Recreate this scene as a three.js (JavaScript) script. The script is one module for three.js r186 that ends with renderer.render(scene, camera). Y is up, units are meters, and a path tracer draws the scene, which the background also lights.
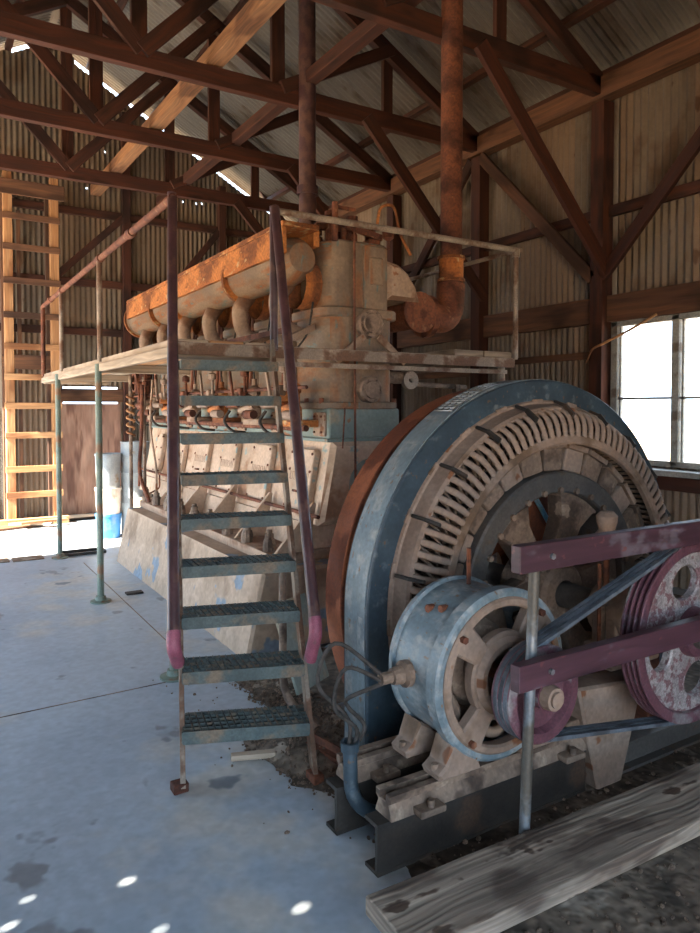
import * as THREE from 'three';
import { mergeGeometries, toCreasedNormals } from 'three/addons/utils/BufferGeometryUtils.js';
import { RoundedBoxGeometry } from 'three/addons/geometries/RoundedBoxGeometry.js';
import { TextGeometry } from 'three/addons/geometries/TextGeometry.js';
import { FontLoader } from 'three/addons/loaders/FontLoader.js';

// ------------------------------------------------------------------ camera, sky, sun, exposure
const scene = new THREE.Scene();
const renderer = new THREE.WebGLRenderer();
renderer.toneMapping = THREE.LinearToneMapping;
renderer.toneMappingExposure = 4.5;
renderer.shadowMap.enabled = true;
const camera = new THREE.PerspectiveCamera(2 * Math.atan(466.5 / 703) * 180 / Math.PI, 700 / 933, 0.05, 200);
camera.position.set(0, 1.6, 0);
camera.rotation.order = 'YXZ';
camera.rotation.set(-1.8 * Math.PI / 180, -31.45 * Math.PI / 180, 0);
camera.setViewOffset(700, 933, 0, 36.4, 700, 933);
scene.background = new THREE.Color(0.62, 0.8, 1.0);
scene.backgroundIntensity = 1.9;
const SUN = new THREE.Vector3(-0.77, 0.64, 0.06).normalize();
const sun = new THREE.DirectionalLight(0xfff1dc, 16);
sun.target.position.set(1.5, 0, -4); sun.position.copy(SUN).multiplyScalar(30).add(sun.target.position);
sun.castShadow = true;
Object.assign(sun.shadow.camera, { left: -12, right: 12, top: 12, bottom: -12, near: 1, far: 60 });
sun.shadow.mapSize.set(4096, 4096);
scene.add(sun, sun.target);

// ------------------------------------------------------------------ helpers
const V = (x, y, z) => new THREE.Vector3(x, y, z);
let sd = 20240611;
const rnd = () => { sd = (sd + 0x6d2b79f5) | 0; let t = Math.imul(sd ^ (sd >>> 15), 1 | sd); t = (t + Math.imul(t ^ (t >>> 7), 61 | t)) ^ t; return ((t ^ (t >>> 14)) >>> 0) / 4294967296; };
const rr = (a, b) => a + (b - a) * rnd();
const lerp = (a, b, t) => a + (b - a) * t, clamp = (x, a = 0, b = 1) => Math.min(b, Math.max(a, x));
const smooth = (a, b, x) => { const t = clamp((x - a) / (b - a)); return t * t * (3 - 2 * t); };
function hash(x, y, s) { let h = Math.imul(x, 374761393) ^ Math.imul(y, 668265263) ^ Math.imul(s, 974634777); h = Math.imul(h ^ (h >>> 13), 1274126177); return ((h ^ (h >>> 16)) >>> 0) / 4294967296; }
function vnoise(u, v, px, py, s) {                       // periodic value noise on [0,1)
  const x = u * px, y = v * py, x0 = Math.floor(x), y0 = Math.floor(y), fx = x - x0, fy = y - y0, sx = fx * fx * (3 - 2 * fx), sy = fy * fy * (3 - 2 * fy);
  const w = (a, p) => ((a % p) + p) % p, xa = w(x0, px), xb = w(x0 + 1, px), ya = w(y0, py), yb = w(y0 + 1, py);
  return lerp(lerp(hash(xa, ya, s), hash(xb, ya, s), sx), lerp(hash(xa, yb, s), hash(xb, yb, s), sx), sy);
}
function fbm(u, v, px, py, oct, s) { let a = 0.5, t = 0, n = 0; for (let i = 0; i < oct; i++) { t += a * vnoise(u, v, px << i, py << i, s + i * 17); n += a; a *= 0.55; } return t / n; }
const hex = (h) => [(h >> 16) & 255, (h >> 8) & 255, h & 255];
let mseed = 1;
// A weathered surface: two base tones, patches of a third, optional fourth, fine grain. Sizes in metres (T = size of one tile).
function mat(o) {
  const { name, c, T = 1, N = 384, per = [4, 4], patch = 0.58, soft = 0.1, pper = per, rough = [0.7, 0.95], metal = 0, bump = 0.002, grain = 0.12, wood = false, p2 = 0.7, fine = 64, bumpPatch = 0.5 } = o;
  const s = (mseed += 101), C = c.map(hex), map = new Uint8Array(N * N * 4), aux = new Uint8Array(N * N * 4);
  for (let j = 0; j < N; j++) for (let i = 0; i < N; i++) {
    const u = i / N, v = j / N, k = (j * N + i) * 4;
    let n1, n2, n3;
    if (wood) {
      const d = 0.05 * fbm(u, v, 3, 6, 3, s + 5);
      n1 = fbm(u, (v + d) % 1, per[0], per[1], 4, s);
      n3 = fbm(u, (v + d) % 1, per[0] * 2, per[1] * 5, 3, s + 31);
      n2 = fbm(u, v, pper[0], pper[1], 4, s + 53);
    } else {
      n1 = fbm(u, v, per[0], per[1], 5, s);
      n2 = fbm(u, v, pper[0], pper[1], 5, s + 53);
      n3 = fbm(u, v, fine, fine, 2, s + 31);
    }
    const m1 = smooth(0.3, 0.7, n1), m2 = smooth(patch - soft, patch + soft, n2), m3 = C[3] ? smooth(p2 - 0.04, p2 + 0.04, fbm(u, v, pper[0] * 2, pper[1] * 2, 4, s + 91)) : 0;
    const g = 1 + grain * (n3 - 0.5) * 2;
    for (let q = 0; q < 3; q++) { let x = lerp(C[0][q], C[1][q], m1); x = lerp(x, C[2][q], m2); if (C[3]) x = lerp(x, C[3][q], m3); map[k + q] = clamp(x * g, 0, 255); }
    map[k + 3] = 255;
    aux[k] = 255 * clamp(0.5 + (n3 - 0.5) * 0.7 + (m2 - 0.5) * bumpPatch * 0.6);
    aux[k + 1] = 255 * lerp(rough[0], rough[1], clamp(m2 * 0.6 + n3 * 0.4)); aux[k + 2] = 0; aux[k + 3] = 255;
  }
  const mk = (d, srgb) => { const t = new THREE.DataTexture(d, N, N); t.wrapS = t.wrapT = THREE.RepeatWrapping; t.magFilter = THREE.LinearFilter; t.repeat.set(1 / T, 1 / T); if (srgb) t.colorSpace = THREE.SRGBColorSpace; t.needsUpdate = true; return t; };
  const cm = mk(map, true), am = mk(aux, false);
  const m = new THREE.MeshStandardMaterial({ map: cm, roughnessMap: am, roughness: 1, metalness: metal, bumpMap: am, bumpScale: bump, side: THREE.DoubleSide });
  m.name = name; return m;
}
function variant(m, f) { const k = m.clone(); k.color.setRGB(...f); return k; }
const plainUV = (g, ou = 0, ov = 0) => {                 // box mapping in metres, grain along local x
  const p = g.attributes.position, n = p.count, uv = new Float32Array(n * 2);
  const a = V(), b = V(), c = V(), e = V(), f = V();
  for (let i = 0; i < n; i += 3) {
    a.fromBufferAttribute(p, i); b.fromBufferAttribute(p, i + 1); c.fromBufferAttribute(p, i + 2);
    e.subVectors(b, a); f.subVectors(c, a); e.cross(f); const x = Math.abs(e.x), y = Math.abs(e.y), z = Math.abs(e.z);
    [a, b, c].forEach((q, j) => {
      let u, v; if (y >= x && y >= z) { u = q.x; v = q.z; } else if (z >= x) { u = q.x; v = q.y; } else { u = q.z; v = q.y; }
      uv[(i + j) * 2] = u + ou; uv[(i + j) * 2 + 1] = v + ov;
    });
  }
  g.setAttribute('uv', new THREE.BufferAttribute(uv, 2)); return g;
};
function prep(g, uv = true) {
  if (g.index) g = g.toNonIndexed();
  for (const k of Object.keys(g.attributes)) if (!['position', 'normal', 'uv'].includes(k)) g.deleteAttribute(k);
  g.clearGroups?.();
  if (uv) plainUV(g, rnd() * 7, rnd() * 7);
  return g;
}
const B = (w, h, d, x = 0, y = 0, z = 0, bev = 0) => prep(bev ? new RoundedBoxGeometry(w, h, d, 1, Math.min(bev, w * 0.45, h * 0.45, d * 0.45)) : new THREE.BoxGeometry(w, h, d)).translate(x, y, z);
function beam(a, b, w, h, bev = 0) {                     // w sideways, h up (or along z when vertical)
  a = V(...a); b = V(...b); const d = b.clone().sub(a), L = d.length(); d.normalize();
  const up = Math.abs(d.y) > 0.97 ? V(0, 0, 1) : V(0, 1, 0), z = d.clone().cross(up).normalize(), y = z.clone().cross(d);
  const g = B(L, h, w, 0, 0, 0, bev);
  return g.applyMatrix4(new THREE.Matrix4().makeBasis(d, y, z).setPosition(a.add(b).multiplyScalar(0.5)));
}
function sweep(P, r, seg = 10, cap = true) {
  const n = P.length, rad = typeof r === 'function' ? r : () => r, T = P.map((p, i) => P[Math.min(i + 1, n - 1)].clone().sub(P[Math.max(i - 1, 0)]).normalize());
  let N = Math.abs(T[0].y) < 0.9 ? V(0, 1, 0) : V(1, 0, 0); N.sub(T[0].clone().multiplyScalar(N.dot(T[0]))).normalize();
  const rings = []; let L = 0;
  for (let i = 0; i < n; i++) {
    if (i) { L += P[i].distanceTo(P[i - 1]); N.sub(T[i].clone().multiplyScalar(N.dot(T[i]))).normalize(); }
    const Bn = T[i].clone().cross(N), ring = [];
    for (let k = 0; k <= seg; k++) { const a = k / seg * 2 * Math.PI, nn = N.clone().multiplyScalar(Math.cos(a)).add(Bn.clone().multiplyScalar(Math.sin(a))); ring.push([P[i].clone().add(nn.clone().multiplyScalar(rad(i / (n - 1)))), nn, L, k / seg * 2 * Math.PI * rad(i / (n - 1))]); }
    rings.push(ring);
  }
  const pos = [], nor = [], uv = [], put = (q) => { pos.push(q[0].x, q[0].y, q[0].z); nor.push(q[1].x, q[1].y, q[1].z); uv.push(q[2], q[3]); };
  for (let i = 0; i < n - 1; i++) for (let k = 0; k < seg; k++) { const a = rings[i][k], b = rings[i + 1][k], c = rings[i + 1][k + 1], d = rings[i][k + 1]; [a, c, b, a, d, c].forEach(put); }
  if (cap) for (const [i, s] of [[0, -1], [n - 1, 1]]) { const nn = T[i].clone().multiplyScalar(s); for (let k = 0; k < seg; k++) { const t = [[P[i], nn, 0, 0], [rings[i][k][0], nn, 0.02, 0], [rings[i][k + 1][0], nn, 0, 0.02]]; (s > 0 ? [t[0], t[1], t[2]] : [t[0], t[2], t[1]]).forEach(put); } }
  const g = new THREE.BufferGeometry();
  g.setAttribute('position', new THREE.Float32BufferAttribute(pos, 3)); g.setAttribute('normal', new THREE.Float32BufferAttribute(nor, 3)); g.setAttribute('uv', new THREE.Float32BufferAttribute(uv, 2));
  return g;
}
function pipe(pts, r, bend = 0.08, seg = 10, cap = true) {
  const q = pts.map((p) => V(...p)), out = [q[0]];
  for (let i = 1; i < q.length - 1; i++) {
    const d1 = q[i - 1].clone().sub(q[i]), d2 = q[i + 1].clone().sub(q[i]), t = Math.min(bend, d1.length() * 0.48, d2.length() * 0.48);
    const a = q[i].clone().add(d1.normalize().multiplyScalar(t)), b = q[i].clone().add(d2.normalize().multiplyScalar(t));
    for (let k = 0; k <= 7; k++) { const s = k / 7; out.push(a.clone().multiplyScalar((1 - s) ** 2).add(q[i].clone().multiplyScalar(2 * s * (1 - s))).add(b.clone().multiplyScalar(s * s))); }
  }
  out.push(q[q.length - 1]); return sweep(out, r, seg, cap);
}
const hose = (pts, r, n = 24, seg = 7) => sweep(new THREE.CatmullRomCurve3(pts.map((p) => V(...p))).getPoints(n), r, seg);
const cyl = (a, b, r, r2 = r, seg = 14) => sweep([V(...a), V(...b)], (t) => lerp(r, r2, t), seg);
function lat(prof, axis = 'y', pos = [0, 0, 0], seg = 32, crease = 0.5) {   // prof: [radius, along]
  let g = new THREE.LatheGeometry(prof.map(([r, y]) => new THREE.Vector2(Math.max(r, 0.0001), y)), seg);
  g = toCreasedNormals(g, crease); g = prep(g, false);
  const p = g.attributes.position, uv = g.attributes.uv, o = rnd() * 5;
  for (let i = 0; i < p.count; i += 3) {
    const a = V().fromBufferAttribute(p, i), b = V().fromBufferAttribute(p, i + 1), c = V().fromBufferAttribute(p, i + 2), n = b.clone().sub(a).cross(c.clone().sub(a)).normalize(), flat = Math.abs(n.y) > 0.7, rm = Math.max(0.03, Math.max(...prof.map((q) => q[0])));
    [a, b, c].forEach((q, k) => { if (flat) uv.setXY(i + k, q.x + o, q.z); else uv.setXY(i + k, uv.getX(i + k) * 2 * Math.PI * rm + o, q.y); });
  }
  if (axis === 'z') g.rotateX(Math.PI / 2); if (axis === 'x') g.rotateZ(-Math.PI / 2);
  return g.translate(...pos);
}
function extr(shape, depth, bev = 0, seg = 24) { return prep(new THREE.ExtrudeGeometry(shape, { depth, bevelEnabled: bev > 0, bevelSize: bev, bevelThickness: bev, bevelSegments: 1, curveSegments: seg, bevelOffset: -bev })); }
const poly = (pts) => new THREE.Shape(pts.map(([x, y]) => new THREE.Vector2(x, y)));
const bolt = (x, y, z, axis = 'z', r = 0.012, h = 0.014) => { const g = prep(new THREE.CylinderGeometry(r, r, h, 6)); if (axis === 'z') g.rotateX(Math.PI / 2); if (axis === 'x') g.rotateZ(Math.PI / 2); return g.translate(x, y, z); };
const used = new Map();
const numbered = (n) => { const k = used.get(n) ?? 0; used.set(n, k + 1); return k ? n + '_' + String(k).padStart(3, '0') : n; };
function part(parent, name, geoms, m, label) {
  geoms = [].concat(geoms); const g = geoms.length > 1 ? mergeGeometries(geoms) : geoms[0], o = new THREE.Mesh(g, m);
  o.name = name; o.castShadow = o.receiveShadow = true; if (label) o.userData.label = label; parent.add(o); return o;
}
function thing(name, label, category, pos = [0, 0, 0], group) {
  const o = new THREE.Group(); o.name = numbered(name); o.position.set(...pos); o.userData = { label, category }; if (group) o.userData.group = group; scene.add(o); return o;
}
function single(name, label, category, geoms, m, group) { const o = part(scene, numbered(name), geoms, m); o.userData = { label, category }; if (group) o.userData.group = group; return o; }
function struct(name, label, category) { const o = new THREE.Group(); o.name = name; o.userData = { kind: 'structure', label, category }; scene.add(o); return o; }

// ------------------------------------------------------------------ materials
const M = {
  floor: mat({ name: 'painted_concrete', N: 1024, T: 4, per: [5, 5], pper: [10, 10], c: [0x8f9dab, 0x9fabb7, 0xb5b3af, 0x7a8087], patch: 0.64, soft: 0.12, p2: 0.79, rough: [0.42, 0.7], bump: 0.0015, grain: 0.07, fine: 128 }),
  dirt: mat({ name: 'dirt', N: 512, T: 1.5, per: [6, 6], c: [0x64574c, 0x796b5e, 0x4e443b, 0x8d8175], patch: 0.55, rough: [0.9, 1], bump: 0.012, grain: 0.35, fine: 48 }),
  sand: mat({ name: 'desert_sand', T: 6, N: 256, c: [0xc7ab86, 0xd6bd98, 0xb2977a], rough: [0.95, 1] }),
  concrete: mat({ name: 'plinth_concrete', T: 1.6, N: 512, per: [4, 4], c: [0x9c8672, 0xad9682, 0x836e5c, 0x76828f], patch: 0.6, p2: 0.67, rough: [0.8, 0.95], bump: 0.003, grain: 0.1 }),
  sheet: mat({ name: 'galvanised_sheet', T: 1.3, N: 512, per: [1, 5], pper: [2, 4], c: [0x6d6053, 0x7b6d5e, 0x665241, 0x5c4636], patch: 0.66, p2: 0.82, rough: [0.55, 0.85], metal: 0.25, bump: 0.0004, grain: 0.05 }),
  sheetB: mat({ name: 'galvanised_sheet_dusty', T: 1.3, N: 512, per: [1, 5], pper: [2, 4], c: [0x7a6653, 0x88735f, 0x6a523d, 0x604632], patch: 0.62, p2: 0.82, rough: [0.6, 0.9], metal: 0.15, bump: 0.0004, grain: 0.05 }),
  roof: mat({ name: 'dull_roof_sheet', T: 1.3, N: 384, per: [1, 5], pper: [2, 4], c: [0x57524d, 0x625c56, 0x493d34], patch: 0.64, rough: [0.55, 0.85], metal: 0.25, bump: 0.0004, grain: 0.05 }),
  timber: mat({ name: 'dark_red_timber', T: 1.6, N: 384, wood: true, per: [2, 20], pper: [2, 6], c: [0x3b1c10, 0x4b2513, 0x29130a], patch: 0.6, rough: [0.75, 0.95], bump: 0.003, grain: 0.22 }),
  timberB: mat({ name: 'brown_timber', T: 1.6, N: 384, wood: true, per: [2, 20], pper: [2, 6], c: [0x593a29, 0x6a4730, 0x40291c], patch: 0.6, rough: [0.75, 0.95], bump: 0.003, grain: 0.22 }),
  pale: mat({ name: 'pale_timber', T: 1.4, N: 384, wood: true, per: [2, 18], pper: [2, 5], c: [0xa4754d, 0xba8d63, 0x7f5334], patch: 0.62, rough: [0.75, 0.95], bump: 0.003, grain: 0.2 }),
  mid: mat({ name: 'mid_brown_timber', T: 1.4, N: 384, wood: true, per: [2, 18], pper: [2, 5], c: [0x7d563a, 0x8e6545, 0x61402b], patch: 0.62, rough: [0.75, 0.95], bump: 0.003, grain: 0.2 }),
  guard: mat({ name: 'dusty_brown_casting', T: 0.9, c: [0x7d695c, 0x8f7b6d, 0x65503f, 0x73492f], patch: 0.62, p2: 0.76, rough: [0.7, 0.92], bump: 0.0012, grain: 0.1 }),
  deck: mat({ name: 'grey_deck_timber', T: 1.4, N: 384, wood: true, per: [2, 18], pper: [2, 6], c: [0x8d7c69, 0xa39280, 0x675748], patch: 0.6, rough: [0.8, 0.95], bump: 0.003, grain: 0.2 }),
  plank: mat({ name: 'weathered_plank', T: 1.2, N: 768, wood: true, per: [2, 22], pper: [5, 9], c: [0x7f7266, 0x998b7d, 0x5e5046, 0x48392f], patch: 0.6, p2: 0.76, rough: [0.8, 0.95], bump: 0.006, grain: 0.35 }),
  ply: mat({ name: 'plywood', T: 1.3, N: 384, wood: true, per: [3, 6], pper: [2, 12], c: [0x96705e, 0xab8672, 0x795648], patch: 0.55, rough: [0.7, 0.9], bump: 0.001, grain: 0.15 }),
  rust: mat({ name: 'brown_rust', T: 0.8, c: [0x603524, 0x73432d, 0x4b2a1f, 0x7d5840], patch: 0.6, p2: 0.78, rough: [0.75, 0.95], metal: 0.1, bump: 0.0025, grain: 0.2 }),
  orange: mat({ name: 'orange_rust', T: 0.9, per: [3, 6], c: [0x9a5a2c, 0xb3713a, 0x6f4226, 0xa98a63], patch: 0.56, rough: [0.8, 0.95], bump: 0.003, grain: 0.2 }),
  fly: mat({ name: 'flywheel_rust', T: 0.7, c: [0x8a4d31, 0x9d5c3d, 0x6d3c2a], patch: 0.6, rough: [0.6, 0.85], metal: 0.2, bump: 0.001, grain: 0.12 }),
  cast: mat({ name: 'dusty_cast_iron', T: 0.7, c: [0x6f5d50, 0x836f60, 0x4f4138, 0x93806f], patch: 0.58, rough: [0.75, 0.95], metal: 0.1, bump: 0.002, grain: 0.15 }),
  tan: mat({ name: 'dusty_tan_paint', T: 0.9, c: [0x8d7562, 0xa08875, 0x715442, 0x85583c], patch: 0.6, p2: 0.72, rough: [0.7, 0.92], bump: 0.0015, grain: 0.1 }),
  cream: mat({ name: 'worn_dusty_lit_paint', T: 1.1, N: 512, per: [4, 4], pper: [4, 5], c: [0xae947d, 0xc0a690, 0x916c52, 0x86948f], patch: 0.62, p2: 0.71, rough: [0.65, 0.9], bump: 0.0012, grain: 0.08 }),  // worn, dusty teal-grey paint; side light put into the cream tone
  head: mat({ name: 'rusty_brown_engine_paint', T: 0.9, N: 512, per: [8, 3], pper: [12, 3], c: [0x6d5c4d, 0x85715e, 0x84573a, 0x646a64], patch: 0.62, soft: 0.16, p2: 0.72, rough: [0.7, 0.92], bump: 0.0015, grain: 0.1 }),
  teal: mat({ name: 'worn_teal_paint', T: 1.0, N: 512, per: [4, 4], c: [0x71807c, 0x8a938b, 0xa58d72, 0x86573a], patch: 0.63, p2: 0.74, rough: [0.6, 0.85], bump: 0.001, grain: 0.08 }),
  blue: mat({ name: 'worn_blue_paint', T: 0.9, N: 512, per: [6, 6], pper: [18, 18], c: [0x2d3b45, 0x384853, 0x596268, 0x5f4b3e], patch: 0.7, soft: 0.12, p2: 0.77, rough: [0.4, 0.7], bump: 0.0008, grain: 0.1 }),
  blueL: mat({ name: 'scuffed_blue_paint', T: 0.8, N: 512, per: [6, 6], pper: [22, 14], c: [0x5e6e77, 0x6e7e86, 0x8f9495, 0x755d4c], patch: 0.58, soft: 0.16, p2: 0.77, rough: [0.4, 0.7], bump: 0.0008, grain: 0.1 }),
  black: mat({ name: 'dark_iron', T: 0.6, N: 256, c: [0x2a2725, 0x37322e, 0x4a3a2f], patch: 0.62, rough: [0.6, 0.85], metal: 0.2, bump: 0.001, grain: 0.15 }),
  iron: mat({ name: 'dark_grey_iron', T: 0.6, N: 256, c: [0x4f4c4a, 0x5c5855, 0x665648], patch: 0.64, rough: [0.55, 0.8], metal: 0.2, bump: 0.001, grain: 0.12 }),
  grey: mat({ name: 'dull_grey_steel', T: 0.6, N: 256, c: [0x6f757b, 0x838990, 0x5c5750], patch: 0.64, rough: [0.4, 0.65], metal: 0.45, bump: 0.0006, grain: 0.1 }),
  green: mat({ name: 'green_painted_pipe', T: 0.5, N: 256, c: [0x5b6a61, 0x6d7b70, 0x7a5c46], patch: 0.64, rough: [0.45, 0.7], bump: 0.0006, grain: 0.08 }),
  step: mat({ name: 'grey_green_tread_paint', T: 0.5, N: 256, c: [0x414d4e, 0x55605f, 0x7a6a5a], patch: 0.6, rough: [0.6, 0.85], metal: 0.1, bump: 0.0008, grain: 0.15 }),
  stringer: mat({ name: 'dusty_tan_steel', T: 0.5, N: 256, c: [0x86786b, 0x9a8b7d, 0x6b5040], patch: 0.6, rough: [0.6, 0.85], metal: 0.15, bump: 0.0008, grain: 0.12 }),
  maroonP: mat({ name: 'maroon_pipe_paint', T: 0.5, N: 256, c: [0x402b2e, 0x4d3437, 0x5f443c], patch: 0.66, rough: [0.35, 0.6], bump: 0.0005, grain: 0.08 }),
  pink: mat({ name: 'pink_primer', T: 0.2, N: 128, c: [0x85485a, 0x965466, 0x765a5c], patch: 0.64, rough: [0.5, 0.8], bump: 0.0005 }),
  maroon: mat({ name: 'maroon_board_paint', T: 0.9, N: 512, wood: true, per: [2, 12], pper: [8, 14], c: [0x3b242d, 0x482d37, 0x564b53, 0x633a3c], patch: 0.62, soft: 0.08, p2: 0.78, rough: [0.5, 0.75], bump: 0.0015, grain: 0.2 }),
  pulley: mat({ name: 'worn_maroon_iron', T: 0.5, N: 384, per: [6, 6], c: [0x5c3a44, 0x6a4852, 0x7d7678], patch: 0.62, soft: 0.1, rough: [0.45, 0.75], metal: 0.2, bump: 0.0008, grain: 0.15 }),
  pulleyW: mat({ name: 'mottled_grey_iron', T: 0.35, N: 384, per: [10, 10], pper: [12, 12], c: [0x857f80, 0x9c9696, 0x775a5e], patch: 0.56, soft: 0.06, rough: [0.5, 0.8], metal: 0.2, bump: 0.0012, grain: 0.25 }),
  belt: mat({ name: 'grey_rubber', T: 0.4, N: 256, c: [0x4a515a, 0x5b626b, 0x3a3f46], rough: [0.7, 0.9], bump: 0.0005, grain: 0.1 }),
  white: mat({ name: 'white_plastic', T: 0.5, N: 128, c: [0xd6d4cf, 0xe2e0da, 0xb4aa9c], patch: 0.7, rough: [0.4, 0.6], bump: 0.0003, grain: 0.03 }),
  bluePl: mat({ name: 'blue_plastic', T: 0.5, N: 128, c: [0x2f6fae, 0x3b7dbc, 0x5b86ad], patch: 0.7, rough: [0.35, 0.55], bump: 0.0003, grain: 0.03 }),
  drum: mat({ name: 'grey_drum_paint', T: 0.6, N: 256, c: [0x8f989e, 0xa0a8ad, 0x8a7765], patch: 0.66, rough: [0.5, 0.75], bump: 0.0005, grain: 0.06 }),
  wire: mat({ name: 'cloth_wire', T: 0.1, N: 64, c: [0x34302e, 0x423d3a, 0x282523], rough: [0.8, 0.95], bump: 0.0003 }),
  cyan: mat({ name: 'light_blue_pipe_paint', T: 0.3, N: 64, c: [0x5aa0c4, 0x6aaed0, 0x7f9aa6], patch: 0.7, rough: [0.4, 0.6], bump: 0.0003 }),
  frame: mat({ name: 'window_frame_paint', T: 0.6, N: 128, c: [0x8f8d86, 0xa3a199, 0x74685c], patch: 0.6, rough: [0.6, 0.85], bump: 0.001 }),
  glass: new THREE.MeshPhysicalMaterial({ name: 'window_glass', color: 0xffffff, transmission: 1, thickness: 0, roughness: 0.05, ior: 1.45 }),
};
const sheetTones = [M.sheet, variant(M.sheet, [0.9, 0.86, 0.82]), variant(M.sheet, [1, 0.97, 0.93]), M.sheetB, variant(M.sheetB, [0.88, 0.86, 0.85])];
const roofTones = [M.roof, variant(M.roof, [0.92, 0.9, 0.88]), variant(M.roof, [1, 0.96, 0.92])];
const timberTones = [M.timber, variant(M.timber, [0.85, 0.85, 0.85]), variant(M.timber, [1, 0.92, 0.88])];
const pick = (a) => a[Math.floor(rnd() * a.length)];

// ------------------------------------------------------------------ the shed
const XL = -2.33, XR = 5.73, RX = 1.7, EH = 4.8, SL = 0.555, ZB = -11.2, ZF = 2.0;
const AL = Math.atan(SL), roofY = (x) => (x > RX ? EH + (XR - x) * SL : EH + (x - XL) * SL);
const PITCH = 0.076, AMP = 0.0135;
function corr(u0, u1, v0, v1, P, holes = [], lift = 0) {    // one corrugated sheet; v0, v1 functions of u; holes [u, v, size]
  holes = holes.filter(([u, v]) => u > u0 && u < u1);
  const us = []; const n = Math.max(2, Math.round((u1 - u0) / (PITCH / 6))); for (let i = 0; i <= n; i++) us.push(lerp(u0, u1, i / n));
  for (const [u, , s] of holes) us.push(u - s / 2, u + s / 2); us.sort((a, b) => a - b);
  const um = (u0 + u1) / 2, cuts = [0, 1], L = v1(um) - v0(um), at = (u, t) => lerp(v0(u), v1(u), t), mine = holes.filter(([u, v, s]) => v - s > v0(u) && v + s < v1(u));
  for (const [u, v, s] of mine) for (const e of [-s / 2, s / 2]) cuts.push((v + e - v0(u)) / (v1(u) - v0(u)));
  cuts.sort((a, b) => a - b);
  const pos = [], uv = [], idx = [], W = us.length;
  for (const t of cuts) for (const u of us) { const v = at(u, t), w = AMP * Math.sin(u / PITCH * 2 * Math.PI) + lift; pos.push(...P(u, v, w)); uv.push(v, u); }
  for (let j = 0; j < cuts.length - 1; j++) for (let i = 0; i < W - 1; i++) {
    const uc = (us[i] + us[i + 1]) / 2, vc = at(uc, (cuts[j] + cuts[j + 1]) / 2);
    if (mine.some(([u, v, s]) => Math.abs(uc - u) < s / 2 && Math.abs(vc - v) < s / 2)) continue;
    const a = j * W + i, b = a + 1, c = a + W, d = c + 1; idx.push(a, b, d, a, d, c);
  }
  const g = new THREE.BufferGeometry(); g.setAttribute('position', new THREE.Float32BufferAttribute(pos, 3)); g.setAttribute('uv', new THREE.Float32BufferAttribute(uv, 2)); g.setIndex(idx); g.computeVertexNormals();
  return g;
}
function sheetWall(parent, u0, u1, top, P, opens = [], holes = [], laps = [2.62], width = 0.684) {
  const br = [u0, u1]; for (let u = u0; u < u1; u += width) br.push(u); for (const [a, b] of opens) br.push(a, b);
  const us = [...new Set(br.map((x) => +x.toFixed(3)))].filter((x) => x >= u0 && x <= u1).sort((a, b) => a - b);
  for (let i = 0; i < us.length - 1; i++) {
    if (us[i + 1] - us[i] < 0.02) continue;
    const um = (us[i] + us[i + 1]) / 2, cut = opens.filter(([a, b]) => um > a && um < b).sort((p, q) => p[2] - q[2]);
    let spans = [[0, 99]]; for (const [, , lo, hi] of cut) { const [s, e] = spans.pop(); if (lo > s + 0.01) spans.push([s, lo]); spans.push([hi, e]); }
    for (const lp of laps) spans = spans.flatMap(([s, e]) => (s < lp - 0.2 && e > lp + 0.2 ? [[s, lp + 0.06], [lp, e]] : [[s, e]]));
    const lift = (i % 2) * 0.002;
    for (const [s, e] of spans) {
      const isOpenR = opens.some(([a]) => Math.abs(a - us[i + 1]) < 0.002) || i === us.length - 2;
      part(parent, 'corrugated_sheet', corr(us[i], us[i + 1] + (isOpenR ? 0 : 0.05), () => s, (u) => (e > 90 ? top(u) : e), P, holes, lift + (s > 0.1 ? 0.003 : 0)), pick(sheetTones));
    }
  }
}
// floor: slab with a pit under the generator
const PIT = [1.87, 3.6, -3.22, -2.28];
{
  const f = struct('floor', 'worn pale blue painted concrete floor slab', 'floor');
  const s = poly([[XL - 0.15, -ZF - 0.15], [XR + 0.15, -ZF - 0.15], [XR + 0.15, -ZB + 0.15], [XL - 0.15, -ZB + 0.15]]);
  s.holes.push(new THREE.Path([[PIT[0], -PIT[3]], [PIT[0], -PIT[2]], [PIT[1], -PIT[2]], [PIT[1], -PIT[3]]].map(([x, y]) => new THREE.Vector2(x, y))));
  part(f, 'slab', extr(s, 0.12).rotateX(-Math.PI / 2).translate(0, -0.12, 0), M.floor);
  const w = PIT[1] - PIT[0], d = PIT[3] - PIT[2], cx = (PIT[0] + PIT[1]) / 2, cz = (PIT[2] + PIT[3]) / 2;
  part(f, 'generator_pit', [B(w + 0.2, 0.1, d + 0.2, cx, -0.6, cz), B(0.1, 0.45, d, PIT[0] - 0.05, -0.34, cz), B(0.1, 0.45, d, PIT[1] + 0.05, -0.34, cz), B(w, 0.45, 0.1, cx, -0.34, PIT[2] - 0.05), B(w, 0.45, 0.1, cx, -0.34, PIT[3] + 0.05)], M.dirt);
  const g = part(scene, 'ground_outside', B(120, 0.1, 120, 0, -0.2, 0), M.sand); g.userData = { kind: 'structure', label: 'pale desert sand outside the shed', category: 'ground' };
  // joints sawn into the slab read as thin dark lines of packed dirt
  for (const [a, b] of [[[-2.3, -3.95], [1.25, -4.02]], [[1.42, -4.2], [1.42, -7.6]]]) part(f, 'floor_joint', beam([a[0], 0.001, a[1]], [b[0], 0.001, b[1]], 0.007, 0.003), M.cast);
}
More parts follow.
